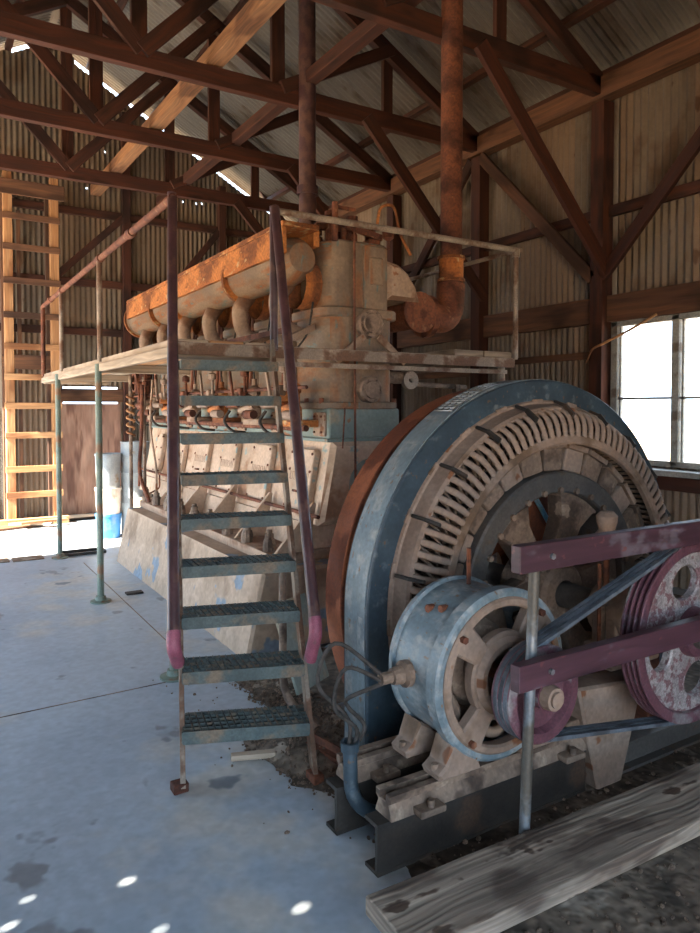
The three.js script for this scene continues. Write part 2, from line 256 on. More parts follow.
// walls
const win1 = [-4.47, -2.38, 1.08, 2.42], win2 = [-8.75, -8.02, 1.2, 2.2];
const LEFT_OPENINGS = [[-10.8, -7.95, 0, 4.35], [-7.4, -3.8, 0.4, 2.05]];  // far doorway, then an unseen opening added to brighten floor and engine side
{
  const wr = struct('wall_right', 'corrugated iron side wall with dark timber framing and windows', 'wall');
  sheetWall(wr, ZB, ZF, () => EH + 0.02, (u, v, w) => [XR + w, v, u], [win1, win2], [[-4.62, 4.69, 0.016], [-6.36, 4.68, 0.016], [-7.3, 3.7, 0.014]]);
  const posts = [-9.8, -8.05, -6.3, -4.57, -2.82, -1.07, 0.68];
  for (const z of posts) part(wr, 'post', beam([XR - 0.09, 0, z], [XR - 0.09, EH - 0.28, z], 0.15, 0.15, 0.006), pick(timberTones));
  part(wr, 'eave_beam', beam([XR - 0.1, EH - 0.16, ZB + 0.05], [XR - 0.1, EH - 0.16, ZF - 0.05], 0.16, 0.2, 0.006), M.timberB);
  for (const h of [3.48]) part(wr, 'girt', beam([XR - 0.055, h, ZB + 0.05], [XR - 0.055, h, ZF - 0.05], 0.06, 0.1, 0.004), M.timber);
  part(wr, 'girt', beam([XR - 0.06, 2.55, -8], [XR - 0.06, 2.55, ZF - 0.05], 0.07, 0.25, 0.004), M.timberB);
  for (const [a, b, h, hh] of [[-4.57, -6.3, 2.12, 0.07], [-4.57, -6.3, 1.72, 0.07], [-6.3, -8.05, 2.02, 0.08], [-6.3, -8.05, 1.3, 0.08], [-4.57, -6.3, 1.2, 0.08]]) part(wr, 'girt', beam([XR - 0.05, h, a], [XR - 0.05, h, b], 0.05, hh, 0.004), M.timberB);
  for (const z of [-4.57, -8.05, -1.07]) for (const s of [-1, 1]) part(wr, 'brace', beam([XR - 0.14, 2.85, z + s * 0.05], [XR - 0.14, EH - 0.3, z + s * 1.66], 0.05, 0.12, 0.004), s < 0 ? M.timberB : M.timber);
  part(wr, 'window_sill', beam([XR - 0.1, 1.03, -4.57], [XR - 0.1, 1.03, -2.3], 0.2, 0.05, 0.004), M.frame);
  part(wr, 'girt', beam([XR - 0.06, 0.93, -4.57], [XR - 0.06, 0.93, ZF - 0.05], 0.06, 0.12, 0.004), M.timber);

  const wb = struct('wall_back', 'corrugated iron gable wall with light showing along its top edge', 'wall');
  const dots = [[2.36, 5.67], [2.24, 5.49], [2.34, 5.49], [2.47, 5.5], [1.94, 5.3], [2.16, 5.06], [2.2, 4.91], [2.39, 4.91], [2.8, 5.04], [2.87, 5.04], [2.97, 5.05], [3.68, 4.93], [3.9, 4.93], [4.0, 4.95], [4.35, 4.9]].map(([x, y]) => [x, y, 0.022]);
  sheetWall(wb, XL, XR, (x) => roofY(x) - (x > 2.05 ? 0.13 : x < 1.62 && x > 1.2 ? 0.1 : 0.03), (u, v, w) => [u, v, ZB + w], [[1.8, 2.62, 0, 1.92]], dots, [2.9]);
  for (const h of [4.53, 3.48, 2.75]) part(wb, 'girt', beam([XL + 0.05, h, ZB + 0.06], [XR - 0.05, h, ZB + 0.06], 0.07, 0.11, 0.004), M.timber);
  for (const x of [0.2, 2.75, 4.3]) part(wb, 'post', beam([x, 0, ZB + 0.1], [x, roofY(x) - 0.35, ZB + 0.1], 0.12, 0.12, 0.005), pick(timberTones));
  for (const [x0, y0, x1, y1] of [[2.9, 2.8, 4.25, 4.5], [1.7, 3.5, 2.7, 4.5], [5.6, 4.6, 4.4, 6.0]]) part(wb, 'brace', beam([x0, y0, ZB + 0.13], [x1, y1, ZB + 0.13], 0.05, 0.1, 0.004), M.timber);

  part(wb, 'plywood_sheet', B(1.665, 0.88, 0.02, 0, 0, 0, 0.003).rotateZ(Math.PI / 2).translate(2.21, 0.8325, ZB + 0.04), M.ply, 'reddish plywood sheet closing an opening');
  part(wb, 'header_board', B(0.96, 0.2, 0.03, 2.21, 1.79, ZB + 0.045, 0.004), M.timberB);
  const spots = [[0.58, -2.38, 0.019], [1.02, -1.96, 0.019], [0.21, -2.36, 0.018], [0.59, -2.1, 0.015], [0.83, -6.1, 0.022], [0.26, -2.46, 0.014]].map(([x, z, q]) => { const t = (x - XL) / -SUN.x; return [z + SUN.z * t, SUN.y * t, q]; });
  const wl = struct('wall_left', 'corrugated iron side wall with a tall doorway and an unseen opening added for light', 'wall');
  sheetWall(wl, ZB, ZF, () => EH + 0.02, (u, v, w) => [XL + w, v, u], LEFT_OPENINGS, spots);
  part(wl, 'eave_beam', beam([XL + 0.1, EH - 0.16, ZB + 0.05], [XL + 0.1, EH - 0.16, ZF - 0.05], 0.16, 0.2), M.timber);
  for (const z of [...posts.filter((z) => !LEFT_OPENINGS.some(([a, b]) => z > a && z < b)), ...LEFT_OPENINGS.flatMap(([a, b]) => [a - 0.08, b + 0.08])]) part(wl, 'post', beam([XL + 0.1, 0, z], [XL + 0.1, EH - 0.28, z], 0.15, 0.15), M.timber);
  part(wl, 'girt', beam([XL + 0.06, 4.45, ZB + 0.05], [XL + 0.06, 4.45, ZF - 0.05], 0.07, 0.14), M.timber);
  const wf = struct('wall_front', 'corrugated iron gable wall with a wide unseen doorway added for light', 'wall');
  sheetWall(wf, XL, XR, (x) => roofY(x) - 0.02, (u, v, w) => [u, v, ZF + w], [[-2.0, 1.7, 0, 2.9]]);  // opening behind the camera, added to light the foreground
}
// roof
{
  const ce = struct('ceiling', 'underside of a pitched corrugated iron roof on timber purlins', 'roof');
  const OV = 0.25, Ls = (XR - RX) / Math.cos(AL) + OV;
  const PR = (u, v, w) => { const d = v - OV; return [XR - d * Math.cos(AL) + w * Math.sin(AL), EH + 0.06 + d * Math.sin(AL) + w * Math.cos(AL), u]; };
  const PL = (u, v, w) => { const d = v - OV; return [XL + d * Math.cos(AL) - w * Math.sin(AL), EH + 0.06 + d * Math.sin(AL) + w * Math.cos(AL), u]; };
  for (const [P, hs] of [[PR, []], [PL, []]]) {
    let i = 0; for (let u = ZB - 0.25; u < ZF + 0.2; u += 0.684, i++) for (const [a, b, l] of [[0, Ls / 2 + 0.08, 0], [Ls / 2, Ls + 0.01, 0.004]]) part(ce, 'roof_sheet', corr(u, Math.min(u + 0.734, ZF + 0.25), () => a, () => b, P, hs, l + (i % 2) * 0.002), pick(roofTones));
  }
  part(ce, 'ridge_cap', [beam([RX - 0.12, roofY(RX) + 0.03, ZB - 0.25], [RX - 0.12, roofY(RX) + 0.03, ZF + 0.25], 0.28, 0.004).translate(0, 0, 0), beam([RX + 0.12, roofY(RX) + 0.03, ZB - 0.25], [RX + 0.12, roofY(RX) + 0.03, ZF + 0.25], 0.28, 0.004)], M.sheet);
  for (const s of [-1, 1]) for (const d of [0.55, 1.5, 2.45, 3.4]) { const x = RX + s * d; part(ce, 'purlin', beam([x, roofY(x) - 0.035, ZB + 0.02], [x, roofY(x) - 0.035, ZF - 0.02], 0.09, 0.06, 0.003), pick(timberTones)); }
  for (const s of [-1, 1]) part(ce, 'purlin', beam([s > 0 ? XR - 0.1 : XL + 0.1, EH - 0.03, ZB + 0.02], [s > 0 ? XR - 0.1 : XL + 0.1, EH - 0.03, ZF - 0.02], 0.1, 0.06), M.timber);
}
// windows
function windowUnit(n, w, z0, z1, h0, h1, bars) {
  const g = struct('window_' + n, w, 'window');
  const x = XR - 0.02, fr = (a, b, t = 0.06, d = 0.07) => part(g, 'frame', beam(a, b, d, t, 0.004), M.frame);
  fr([x, h0 + 0.02, z0], [x, h0 + 0.02, z1], 0.05); fr([x, h1 - 0.02, z0], [x, h1 - 0.02, z1], 0.05);
  for (const z of [z0 + 0.03, ...bars, z1 - 0.03]) fr([x, h0, z], [x, h1, z], 0.07);
  const edges = [z0 + 0.06, ...bars.flatMap((b) => [b - 0.035, b + 0.035]), z1 - 0.06];
  for (let i = 0; i < edges.length; i += 2) {
    const hm = lerp(h0, h1, 0.455); part(g, 'glazing_bar', beam([x, hm, edges[i]], [x, hm, edges[i + 1]], 0.035, 0.022), M.frame);
    part(g, 'glazing_bar', beam([x, h0, edges[i] + 0.03], [x, h1, edges[i] + 0.03], 0.035, 0.02), M.frame);
    for (const [a, b] of [[h0 + 0.04, hm - 0.011], [hm + 0.011, h1 - 0.04]]) part(g, 'pane', B(0.004, b - a, edges[i + 1] - edges[i], x, (a + b) / 2, (edges[i] + edges[i + 1]) / 2), M.glass);
  }
}
windowUnit(1, 'bright wooden sash window with four panes beside the generator', win1[0], win1[1], win1[2], win1[3], [-3.8, -3.1]);
windowUnit(2, 'small bright window behind the engine cylinders', win2[0], win2[1], win2[2], win2[3], []);

// roof trusses
const ord = ['first', 'second', 'third', 'fourth', 'fifth', 'sixth', 'seventh'];
[-9.8, -8.05, -6.3, -4.57, -2.82, -1.07, 0.68].forEach((z, i) => {
  const t = thing('roof_truss', `dark red timber roof truss, ${ord[i]} from the back gable wall`, 'roof truss', [RX, 4.66, z], 'timber roof trusses across the shed');
  const tm = () => pick(timberTones), H = (x) => roofY(RX + x) - 4.66 - 0.16, hw = (XR - XL) / 2 - 0.12;
  part(t, 'bottom_chord', beam([-hw, 0, 0], [hw, 0, 0], 0.09, 0.17, 0.005), tm());
  for (const s of [-1, 1]) {
    part(t, 'top_chord', beam([s * hw, 0.02, 0], [0, H(0), 0], 0.09, 0.15, 0.005), tm());
    part(t, 'brace', beam([0, 0.05, 0.05 + s * 0.004], [s * 1.35, H(s * 1.35), 0.05 + s * 0.004], 0.05, 0.14, 0.004), tm());
    part(t, 'queen_post', beam([s * 1.35, 0, -0.05], [s * 1.35, H(s * 1.35), -0.05], 0.14, 0.05, 0.004), tm());
    part(t, 'brace', beam([s * 1.35, 0.05, 0.05], [s * 2.65, H(s * 2.65), 0.05], 0.05, 0.12, 0.004), tm());
    part(t, 'queen_post', beam([s * 2.65, 0, -0.05], [s * 2.65, H(s * 2.65), -0.05], 0.12, 0.05, 0.004), tm());
    part(t, 'knee_brace', beam([s * 2.3, -0.05, 0.09], [s * (hw + 0.02), -1.78, 0.09], 0.05, 0.14, 0.004), tm());
  }
  part(t, 'king_post', beam([0, 0, -0.05], [0, H(0), -0.05], 0.14, 0.06, 0.004), tm());
});
single('loft_beam', 'pale brown timber beam lying lengthwise across the truss chords', 'beam', beam([2.42, 4.83, -4.4], [2.28, 4.83, -11.0], 0.15, 0.14, 0.006), M.mid);
single('loft_beam', 'dark timber beam lying lengthwise across the truss chords beside the pale one', 'beam', beam([3.35, 4.82, -2.6], [3.25, 4.82, -11.0], 0.12, 0.12, 0.006), M.timber);

// ------------------------------------------------------------------ dirt and gravel by the machine
function dirtH(x, z) {
  const n = fbm((x * 0.23 + 10) % 1, (z * 0.23 + 10) % 1, 4, 4, 5, 900), n2 = fbm((x * 0.9 + 10) % 1, (z * 0.9 + 10) % 1, 6, 6, 3, 933);
  const edge = z < -2.2 ? 1.5 : lerp(1.5, 1.26, clamp((z + 2.6) / 0.5));
  let d = (x - edge) * 0.35 + (n - 0.5) * 0.22;
  if (z < -3.9) d -= (-3.9 - z) * 0.4;
  const pile = 0.05 * Math.exp(-(((x - 1.45) / 0.28) ** 2) - (((z + 2.9) / 0.4) ** 2));
  return clamp(d * 0.25, -0.05, 0.018) + pile * (0.4 + n2) - 0.012 + (n2 - 0.5) * 0.014;
}
{
  const x0 = 0.95, x1 = 5.5, z0 = -4.35, z1 = 1.9, st = 0.035, nx = Math.round((x1 - x0) / st), nz = Math.round((z1 - z0) / st), pos = [], uv = [], idx = [];
  for (let j = 0; j <= nz; j++) for (let i = 0; i <= nx; i++) { const x = x0 + i * st, z = z0 + j * st; pos.push(x, dirtH(x, z), z); uv.push(x, z); }
  for (let j = 0; j < nz; j++) for (let i = 0; i < nx; i++) {
    const x = x0 + (i + 0.5) * st, z = z0 + (j + 0.5) * st;
    if (x > PIT[0] - 0.02 && x < PIT[1] + 0.02 && z > PIT[2] - 0.02 && z < PIT[3] + 0.02) continue;
    if (x > 1.7 && x < 3.7 && z < -4.05) continue;
    const a = j * (nx + 1) + i, b = a + 1, c = a + nx + 1, d = c + 1; if (Math.max(pos[a * 3 + 1], pos[b * 3 + 1], pos[c * 3 + 1], pos[d * 3 + 1]) < -0.012) continue; idx.push(a, c, d, a, d, b);
  }
  const g = new THREE.BufferGeometry(); g.setAttribute('position', new THREE.Float32BufferAttribute(pos, 3)); g.setAttribute('uv', new THREE.Float32BufferAttribute(uv, 2)); g.setIndex(idx); g.computeVertexNormals();
  const o = part(scene, 'dirt_spread', g, M.dirt); o.userData = { label: 'loose brown dirt spread around the generator and motor', category: 'dirt', kind: 'stuff' };
  const N = 5200, ig = new THREE.IcosahedronGeometry(1, 0), im = new THREE.InstancedMesh(prep(ig), M.cast, N), q = new THREE.Quaternion(), mm = new THREE.Matrix4(), col = new THREE.Color();
  let k = 0; while (k < N) {
    const near = rnd() < 0.6, x = near ? rr(1.1, 1.85) : rr(1.0, 3.6), z = near ? rr(-4.1, -2.3) : rr(-2.3, 0.2), h = dirtH(x, z); if (h < -0.003 && rnd() < 0.985) continue;
    if (x > PIT[0] - 0.02 && z < PIT[3] + 0.02) continue;
    const s = 0.003 + 0.009 * rnd() ** 3; q.setFromEuler(new THREE.Euler(rnd() * 6, rnd() * 6, rnd() * 6)); mm.compose(V(x, Math.max(h, 0) + s * 0.4, z), q, V(s, s * 0.7, s * rr(0.7, 1.4))); im.setMatrixAt(k, mm); const t = rr(0.5, 1.25); im.setColorAt(k, col.setRGB(t, t * 0.97, t * 0.93)); k++;
  }
  im.name = 'gravel'; im.castShadow = im.receiveShadow = true; im.userData = { label: 'small loose stones strewn over the dirt', category: 'gravel', kind: 'stuff' }; scene.add(im);
}

// ------------------------------------------------------------------ engine plinth
{
  const s = poly([[-0.95, 0], [-0.83, 0.55], [0.83, 0.55], [0.95, 0]]);
  const t = thing('engine_plinth', 'long battered concrete plinth under the diesel engine', 'plinth', [2.68, 0, -4.1]);
  part(t, 'block', extr(s, 3.4, 0.02).translate(0, 0, -3.4), M.concrete);
  part(t, 'rear_block', B(1.1, 0.5, 1.2, 0.06, 0.25, -3.99, 0.02), M.concrete);
}

// ------------------------------------------------------------------ diesel engine (local: x from the crank axis, z back from the front face)
const font = await new FontLoader().loadAsync('fonts/droid/droid_serif_bold.typeface.json');
const CYL = [0, 1, 2, 3, 4, 5].map((k) => -0.31 - 0.7 * k);
{
  const e = thing('diesel_engine', 'large six cylinder diesel engine in worn dusty paint, toned cream for side light, and rust', 'engine', [2.71, 0.55, -4.22]);
  const Y = (h) => h - 0.55, LEN = 4.35;
  part(e, 'bed_flange', B(1.46, 0.07, 3.3, 0, 0.035, -1.68, 0.01), M.tan);
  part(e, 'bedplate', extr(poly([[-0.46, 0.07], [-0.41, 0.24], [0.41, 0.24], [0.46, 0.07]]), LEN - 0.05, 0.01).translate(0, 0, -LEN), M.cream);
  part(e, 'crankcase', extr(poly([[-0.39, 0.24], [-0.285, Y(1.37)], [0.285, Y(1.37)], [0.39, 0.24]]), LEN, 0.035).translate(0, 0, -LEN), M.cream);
  part(e, 'front_plate', extr(poly([[-0.345, 0.28], [-0.255, Y(1.34)], [0.255, Y(1.34)], [0.345, 0.28]]), 0.02, 0.006).translate(0, 0, -0.008), M.teal, 'dull teal front plate');
  part(e, 'cylinder_block', [B(0.6, 0.22, LEN, 0, Y(1.49), -LEN / 2, 0.02), B(0.64, 0.025, LEN + 0.02, 0, Y(1.375), -LEN / 2, 0.006)], M.teal);
  const fd = part(e, 'crank_cover', lat([[0, 0.05], [0.12, 0.05], [0.14, 0.035], [0.2, 0.03], [0.21, 0.02], [0.21, 0]], 'z', [0.04, Y(1.05), 0.005], 28), M.teal);
  part(fd, 'bolts', Array.from({ length: 10 }, (_, i) => bolt(0.04 + 0.185 * Math.cos(i * 0.628), Y(1.05) + 0.185 * Math.sin(i * 0.628), 0.045)), M.cast);
  // inspection doors along the near side
  const tilt = Math.atan2(0.105, 0.58);
  CYL.forEach((z, k) => {
    const d = new THREE.Group(); d.name = 'inspection_door'; d.position.set(-0.335 - 0.012, Y(1.075), z + 0.02); d.rotation.z = -tilt; e.add(d);
    const w = k === 5 ? 0.22 : 0.36, h = 0.46, r = k === 5 ? 0.1 : 0.05, s = new THREE.Shape();
    s.moveTo(-w / 2 + r, -h / 2); s.lineTo(w / 2 - r, -h / 2); s.absarc(w / 2 - r, -h / 2 + r, r, -Math.PI / 2, 0); s.lineTo(w / 2, h / 2 - r); s.absarc(w / 2 - r, h / 2 - r, r, 0, Math.PI / 2); s.lineTo(-w / 2 + r, h / 2); s.absarc(-w / 2 + r, h / 2 - r, r, Math.PI / 2, Math.PI); s.lineTo(-w / 2, -h / 2 + r); s.absarc(-w / 2 + r, -h / 2 + r, r, Math.PI, 1.5 * Math.PI);
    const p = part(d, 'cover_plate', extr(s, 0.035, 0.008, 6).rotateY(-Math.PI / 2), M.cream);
    const bs = []; for (const a of [-1, 1]) for (const b of [-0.85, -0.3, 0.3, 0.85]) bs.push(bolt(-0.04, b * h / 2, a * (w / 2 - 0.025), 'x', 0.011, 0.02)); part(d, 'bolts', bs, M.rust);
    if (k < 5) {
      const tg = new TextGeometry('UNION', { font, size: 0.062, depth: 0.01, curveSegments: 3, bevelEnabled: false }); tg.computeBoundingBox(); const bw = tg.boundingBox.max.x;
      part(d, 'lettering', prep(tg).translate(-bw / 2, -0.005, 0).rotateY(-Math.PI / 2).translate(-0.035, 0, 0), M.tan, 'raised cast lettering');
      part(d, 'handle', [cyl([-0.035, -0.08, 0.02], [-0.07, -0.08, 0.02], 0.008), B(0.012, 0.018, 0.07, -0.07, -0.08, 0.02, 0.004)], M.rust);
    }
  });
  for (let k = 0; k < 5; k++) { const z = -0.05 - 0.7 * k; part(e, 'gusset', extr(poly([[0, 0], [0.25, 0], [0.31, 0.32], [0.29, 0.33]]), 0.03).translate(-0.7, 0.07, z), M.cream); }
  for (let k = 0; k < 9; k++) { const z = -0.16 - k * 0.385; if (z < -3.3) continue; part(e, 'anchor_bolt', [lat([[0.045, 0], [0.045, 0.06], [0.038, 0.09], [0.03, 0.1], [0.03, 0.13], [0, 0.13]], 'y', [-0.68, 0.06, z], 10), bolt(-0.68, 0.2, z, 'y', 0.02, 0.03)], M.cast); }
  part(e, 'oil_pipe', [pipe([[-0.45, 0.32, 0.12], [-0.45, 0.32, -LEN], [-0.45, 0.1, -LEN - 0.05]], 0.014), ...CYL.map((z) => pipe([[-0.45, 0.32, z + 0.28], [-0.45, 0.16, z + 0.28], [-0.6, 0.09, z + 0.28]], 0.009, 0.04, 6))], M.rust);
  // side plates of the block, one per cylinder
  CYL.forEach((z) => { const p = part(e, 'block_plate', B(0.03, 0.17, 0.16, -0.31, Y(1.485), z + 0.2, 0.02), M.tan); part(p, 'bolts', [-1, 1].flatMap((a) => [-1, 1].map((b) => bolt(-0.33, Y(1.485) + a * 0.055, z + 0.2 + b * 0.05, 'x', 0.009, 0.012))), M.rust); });
  // cylinders with heads
  const rounded = (w, d, r) => { const s = new THREE.Shape(); s.moveTo(-w / 2 + r, -d / 2); s.lineTo(w / 2 - r, -d / 2); s.absarc(w / 2 - r, -d / 2 + r, r, -Math.PI / 2, 0); s.lineTo(w / 2, d / 2 - r); s.absarc(w / 2 - r, d / 2 - r, r, 0, Math.PI / 2); s.lineTo(-w / 2 + r, d / 2); s.absarc(-w / 2 + r, d / 2 - r, r, Math.PI / 2, Math.PI); s.lineTo(-w / 2, -d / 2 + r); s.absarc(-w / 2 + r, -d / 2 + r, r, Math.PI, 1.5 * Math.PI); return s; };
  CYL.forEach((z, k) => {
    const c = part(e, 'cylinder', [extr(rounded(0.6, 0.58, 0.16), Y(2.27) - Y(1.6), 0.01, 8).rotateX(-Math.PI / 2).translate(0, Y(1.6), z), extr(rounded(0.66, 0.62, 0.14), 0.05, 0.01, 8).rotateX(-Math.PI / 2).translate(0, Y(2.25), z), extr(rounded(0.66, 0.64, 0.14), 0.035, 0.008, 8).rotateX(-Math.PI / 2).translate(0, Y(1.6), z)], M.head);
    part(c, 'studs', [-1, 1].flatMap((a) => [-1, 0, 1].map((b) => bolt(a * 0.31, Y(1.65), z + b * 0.22, 'y', 0.018, 0.04))), M.rust);
    const h = part(e, 'cylinder_head', [extr(rounded(0.54, 0.54, 0.12), 0.46, 0.015, 8).rotateX(-Math.PI / 2).translate(0, Y(2.31), z), B(0.2, 0.46, 0.05, 0.1, Y(2.53), z + 0.27, 0.01), B(0.12, 0.2, 0.04, 0.1, Y(2.58), z + 0.29, 0.02)], M.head);
    part(h, 'side_housing', [lat([[0, 0.16], [0.1, 0.15], [0.15, 0.1], [0.17, 0.02], [0.17, -0.1]], 'x', [-0.3, Y(2.48), z], 18).rotateX(0)], M.orange);
    part(h, 'valve_gear', [...[-0.17, -0.05, 0.08, 0.2].flatMap((x, q) => [cyl([x, Y(2.7), z + (q % 2 ? 0.1 : -0.06)], [x, Y(2.86 + (q % 2) * 0.05), z + (q % 2 ? 0.1 : -0.06)], 0.032, 0.025, 8), bolt(x, Y(2.9 + (q % 2) * 0.04), z + (q % 2 ? 0.1 : -0.06), 'y', 0.02, 0.05)]), beam([-0.24, Y(2.92), z], [0.22, Y(2.95), z], 0.045, 0.05, 0.01), beam([-0.1, Y(2.9), z + 0.2], [0.24, Y(2.86), z + 0.16], 0.03, 0.05, 0.008), ...[[-0.22, 0.2], [-0.02, 0.16], [0.1, -0.2], [0.22, 0.0]].map(([x, q]) => lat([[0.04, 0], [0.04, 0.08], [0.025, 0.1], [0.025, 0.17], [0.045, 0.18], [0.045, 0.21], [0, 0.21]], 'y', [x, Y(2.77), z + q], 10)), beam([-0.2, Y(2.8), z + 0.18], [-0.2, Y(3.0), z + 0.18], 0.03, 0.03), B(0.1, 0.12, 0.1, 0.14, Y(2.77), z + 0.17, 0.01)], M.rust);
    part(h, 'valve_springs', [-0.12, 0.02].map((x) => hose(Array.from({ length: 25 }, (_, i) => [x + 0.035 * Math.cos(i * 1.05), Y(2.72) + i * 0.006, z - 0.14 + 0.035 * Math.sin(i * 1.05)]), 0.006, 60, 5)), M.black);
    // exhaust branch to the right
    part(e, 'exhaust_branch', extr(poly([[0.24, Y(2.4)], [0.24, Y(2.68)], [0.34, Y(2.665)], [0.43, Y(2.61)], [0.5, Y(2.52)], [0.54, Y(2.4)]]), 0.34, 0.03).translate(0, 0, z - 0.12), M.tan);
    // intake elbow on the left
    if (k % 1 === 0) part(e, 'intake_elbow', sweep(new THREE.CatmullRomCurve3([V(-0.42, Y(2.52), z - 0.08), V(-0.5, Y(2.38), z - 0.08), V(-0.46, Y(2.2), z - 0.08), V(-0.27, Y(2.12), z - 0.08)]).getPoints(14), (t) => lerp(0.07, 0.055, t), 12), M.tan);
    // push rods and pump at the side
    part(e, 'push_rod', [cyl([-0.36, Y(1.6), z - 0.22], [-0.3, Y(2.82), z - 0.22], 0.016, 0.016, 8), cyl([-0.36, Y(1.6), z - 0.3], [-0.3, Y(2.82), z - 0.3], 0.016, 0.016, 8), B(0.09, 0.1, 0.2, -0.35, Y(1.66), z - 0.26, 0.015)], M.rust);
    const f = part(e, 'fuel_pump', [lat([[0.055, 0], [0.055, 0.1], [0.04, 0.12], [0.04, 0.2], [0.05, 0.21], [0.05, 0.26], [0.02, 0.28], [0.02, 0.33], [0, 0.33]], 'y', [-0.44, Y(1.5), z + 0.06], 12), B(0.16, 0.05, 0.3, -0.4, Y(1.49), z + 0.06, 0.01), cyl([-0.44, Y(1.68), z + 0.06], [-0.58, Y(1.68), z + 0.06], 0.03, 0.036, 10), cyl([-0.5, Y(1.58), z - 0.08], [-0.5, Y(1.62), z + 0.2], 0.028, 0.028, 10), lat([[0.03, 0], [0.045, 0.01], [0.045, 0.04], [0.03, 0.05], [0.03, 0.1], [0, 0.1]], 'x', [-0.52, Y(1.62), z - 0.06], 10)], k % 2 ? M.tan : M.orange);
    part(f, 'linkage', [cyl([-0.57, Y(1.72), z + 0.18], [-0.57, Y(1.98), z + 0.16], 0.012, 0.012, 8), lat([[0.02, 0], [0.034, 0.01], [0.034, 0.05], [0.018, 0.06], [0, 0.06]], 'y', [-0.57, Y(1.84), z + 0.17], 10), beam([-0.58, Y(1.68), z - 0.04], [-0.56, Y(1.9), z - 0.16], 0.02, 0.04, 0.006), cyl([-0.56, Y(1.63), z - 0.2], [-0.56, Y(1.63), z + 0.02], 0.03, 0.024, 10), cyl([-0.55, Y(1.55), z + 0.14], [-0.55, Y(1.55), z + 0.3], 0.034, 0.034, 10), B(0.06, 0.08, 0.07, -0.55, Y(1.72), z + 0.06, 0.012)], k % 2 ? M.rust : M.guard);
    part(f, 'drip_pipe', hose([[-0.56, Y(1.58), z - 0.16], [-0.6, Y(1.5), z - 0.18], [-0.56, Y(1.42), z - 0.12], [-0.45, Y(1.4), z - 0.1]], 0.012, 16, 6), M.black);
    part(f, 'fuel_line', hose([[-0.44, Y(1.83), z + 0.06], [-0.46, Y(1.98), z + 0.1], [-0.38, Y(2.12), z + 0.14], [-0.32, Y(2.35), z + 0.12]], 0.008, 16, 6), M.wire);
  });
  part(e, 'control_shaft', [cyl([-0.5, Y(1.74), 0.05], [-0.5, Y(1.74), -LEN], 0.013, 0.013, 8), cyl([-0.45, Y(1.46), -0.05], [-0.45, Y(1.46), -LEN], 0.022, 0.022, 8)], M.rust);
  // front of the first cylinder
  const rc = (h, r) => part(e, 'round_cover', [lat([[0, 0.05], [r * 0.62, 0.05], [r * 0.7, 0.04], [r * 0.9, 0.04], [r, 0.028], [r, -0.02]], 'z', [0.03, Y(h), 0.0], 24), ...Array.from({ length: 6 }, (_, i) => bolt(0.03 + r * 0.8 * Math.cos(i * 1.047), Y(h) + r * 0.8 * Math.sin(i * 1.047), 0.044, 'z', 0.009, 0.012))], M.cast);
  rc(2.2, 0.105); rc(1.73, 0.095);
  for (const s of [-1, 1]) part(e, 'front_strap', beam([0.03 + s * 0.06, Y(2.11), 0.035], [0.03 + s * 0.29, Y(1.92), 0.035], 0.02, 0.05, 0.006), M.tan);
  part(e, 'drain_pipe', [pipe([[-0.13, Y(2.86), 0.06], [-0.13, Y(2.4), 0.06], [-0.12, Y(0.95), 0.06]], 0.009, 0.04, 6), pipe([[-0.2, Y(1.6), 0.05], [-0.22, Y(1.32), 0.05]], 0.006, 0.04, 6)], M.rust);
  part(e, 'copper_tube', hose([[0.06, Y(2.86), 0.05], [0.1, Y(3.02), 0.05], [0.2, Y(3.04), 0.05], [0.27, Y(2.86), 0.04], [0.38, Y(2.72), 0.02]], 0.011, 24, 7), M.orange);
  part(e, 'priming_cup', [lat([[0.012, 0], [0.012, 0.06], [0.04, 0.08], [0.045, 0.13], [0.03, 0.14], [0, 0.14]], 'y', [0.16, Y(2.73), 0.05], 12), cyl([-0.28, Y(2.74), 0.05], [-0.28, Y(3.0), 0.05], 0.022, 0.022, 8), cyl([-0.28, Y(2.97), 0.05], [-0.12, Y(2.97), 0.05], 0.014, 0.014, 8)], M.rust);
  // water manifold along the near side, trough shaped with rusty boards on top
  const mx = -0.44, my = Y(2.64);
  const mani = part(e, 'side_manifold', lat([[0, -4.25], [0.19, -4.25], [0.19, -4.2], [0.17, -4.18], [0.17, -0.35], [0.155, -0.22], [0.1, -0.12], [0, -0.1]], 'z', [mx, my, 0], 28), M.head);
  for (const z of [-4.22, -3.2, -2.5, -1.1]) part(mani, 'flange', lat([[0.17, -0.02], [0.212, -0.02], [0.212, 0.02], [0.17, 0.02]], 'z', [mx, my, z], 26), M.orange);
  part(mani, 'cover_board', [beam([mx - 0.185, my + 0.08, -0.02], [mx - 0.185, my + 0.08, -4.15], 0.035, 0.18, 0.008), beam([mx - 0.06, my + 0.19, -0.02], [mx - 0.06, my + 0.19, -4.15], 0.28, 0.035, 0.006), beam([mx + 0.1, my + 0.14, -0.1], [mx + 0.1, my + 0.14, -4.15], 0.05, 0.12, 0.006), ...[0, 1, 2, 3, 4, 5].map((k) => beam([mx - 0.06, my + 0.225, -0.2 - k * 0.69], [mx - 0.06, my + 0.235, -0.66 - k * 0.69], 0.14, 0.03, 0.005))], M.orange);
  part(e, 'walkway_bracket', CYL.slice(0, 5).map((z) => beam([-0.3, Y(2.18), z + 0.1], [-0.62, Y(2.06), z + 0.35], 0.03, 0.045, 0.005)), M.tan);
  part(e, 'side_rail', beam([-0.62, Y(2.12), 0.0], [-0.62, Y(2.12), -LEN], 0.02, 0.035), M.rust);
  // exhaust manifold along the far side
  part(e, 'exhaust_manifold', lat([[0, -4.2], [0.12, -4.2], [0.12, 0.0], [0.155, 0.0], [0.155, 0.03], [0, 0.03]], 'z', [0.56, Y(2.33), -0.12], 22), M.rust);
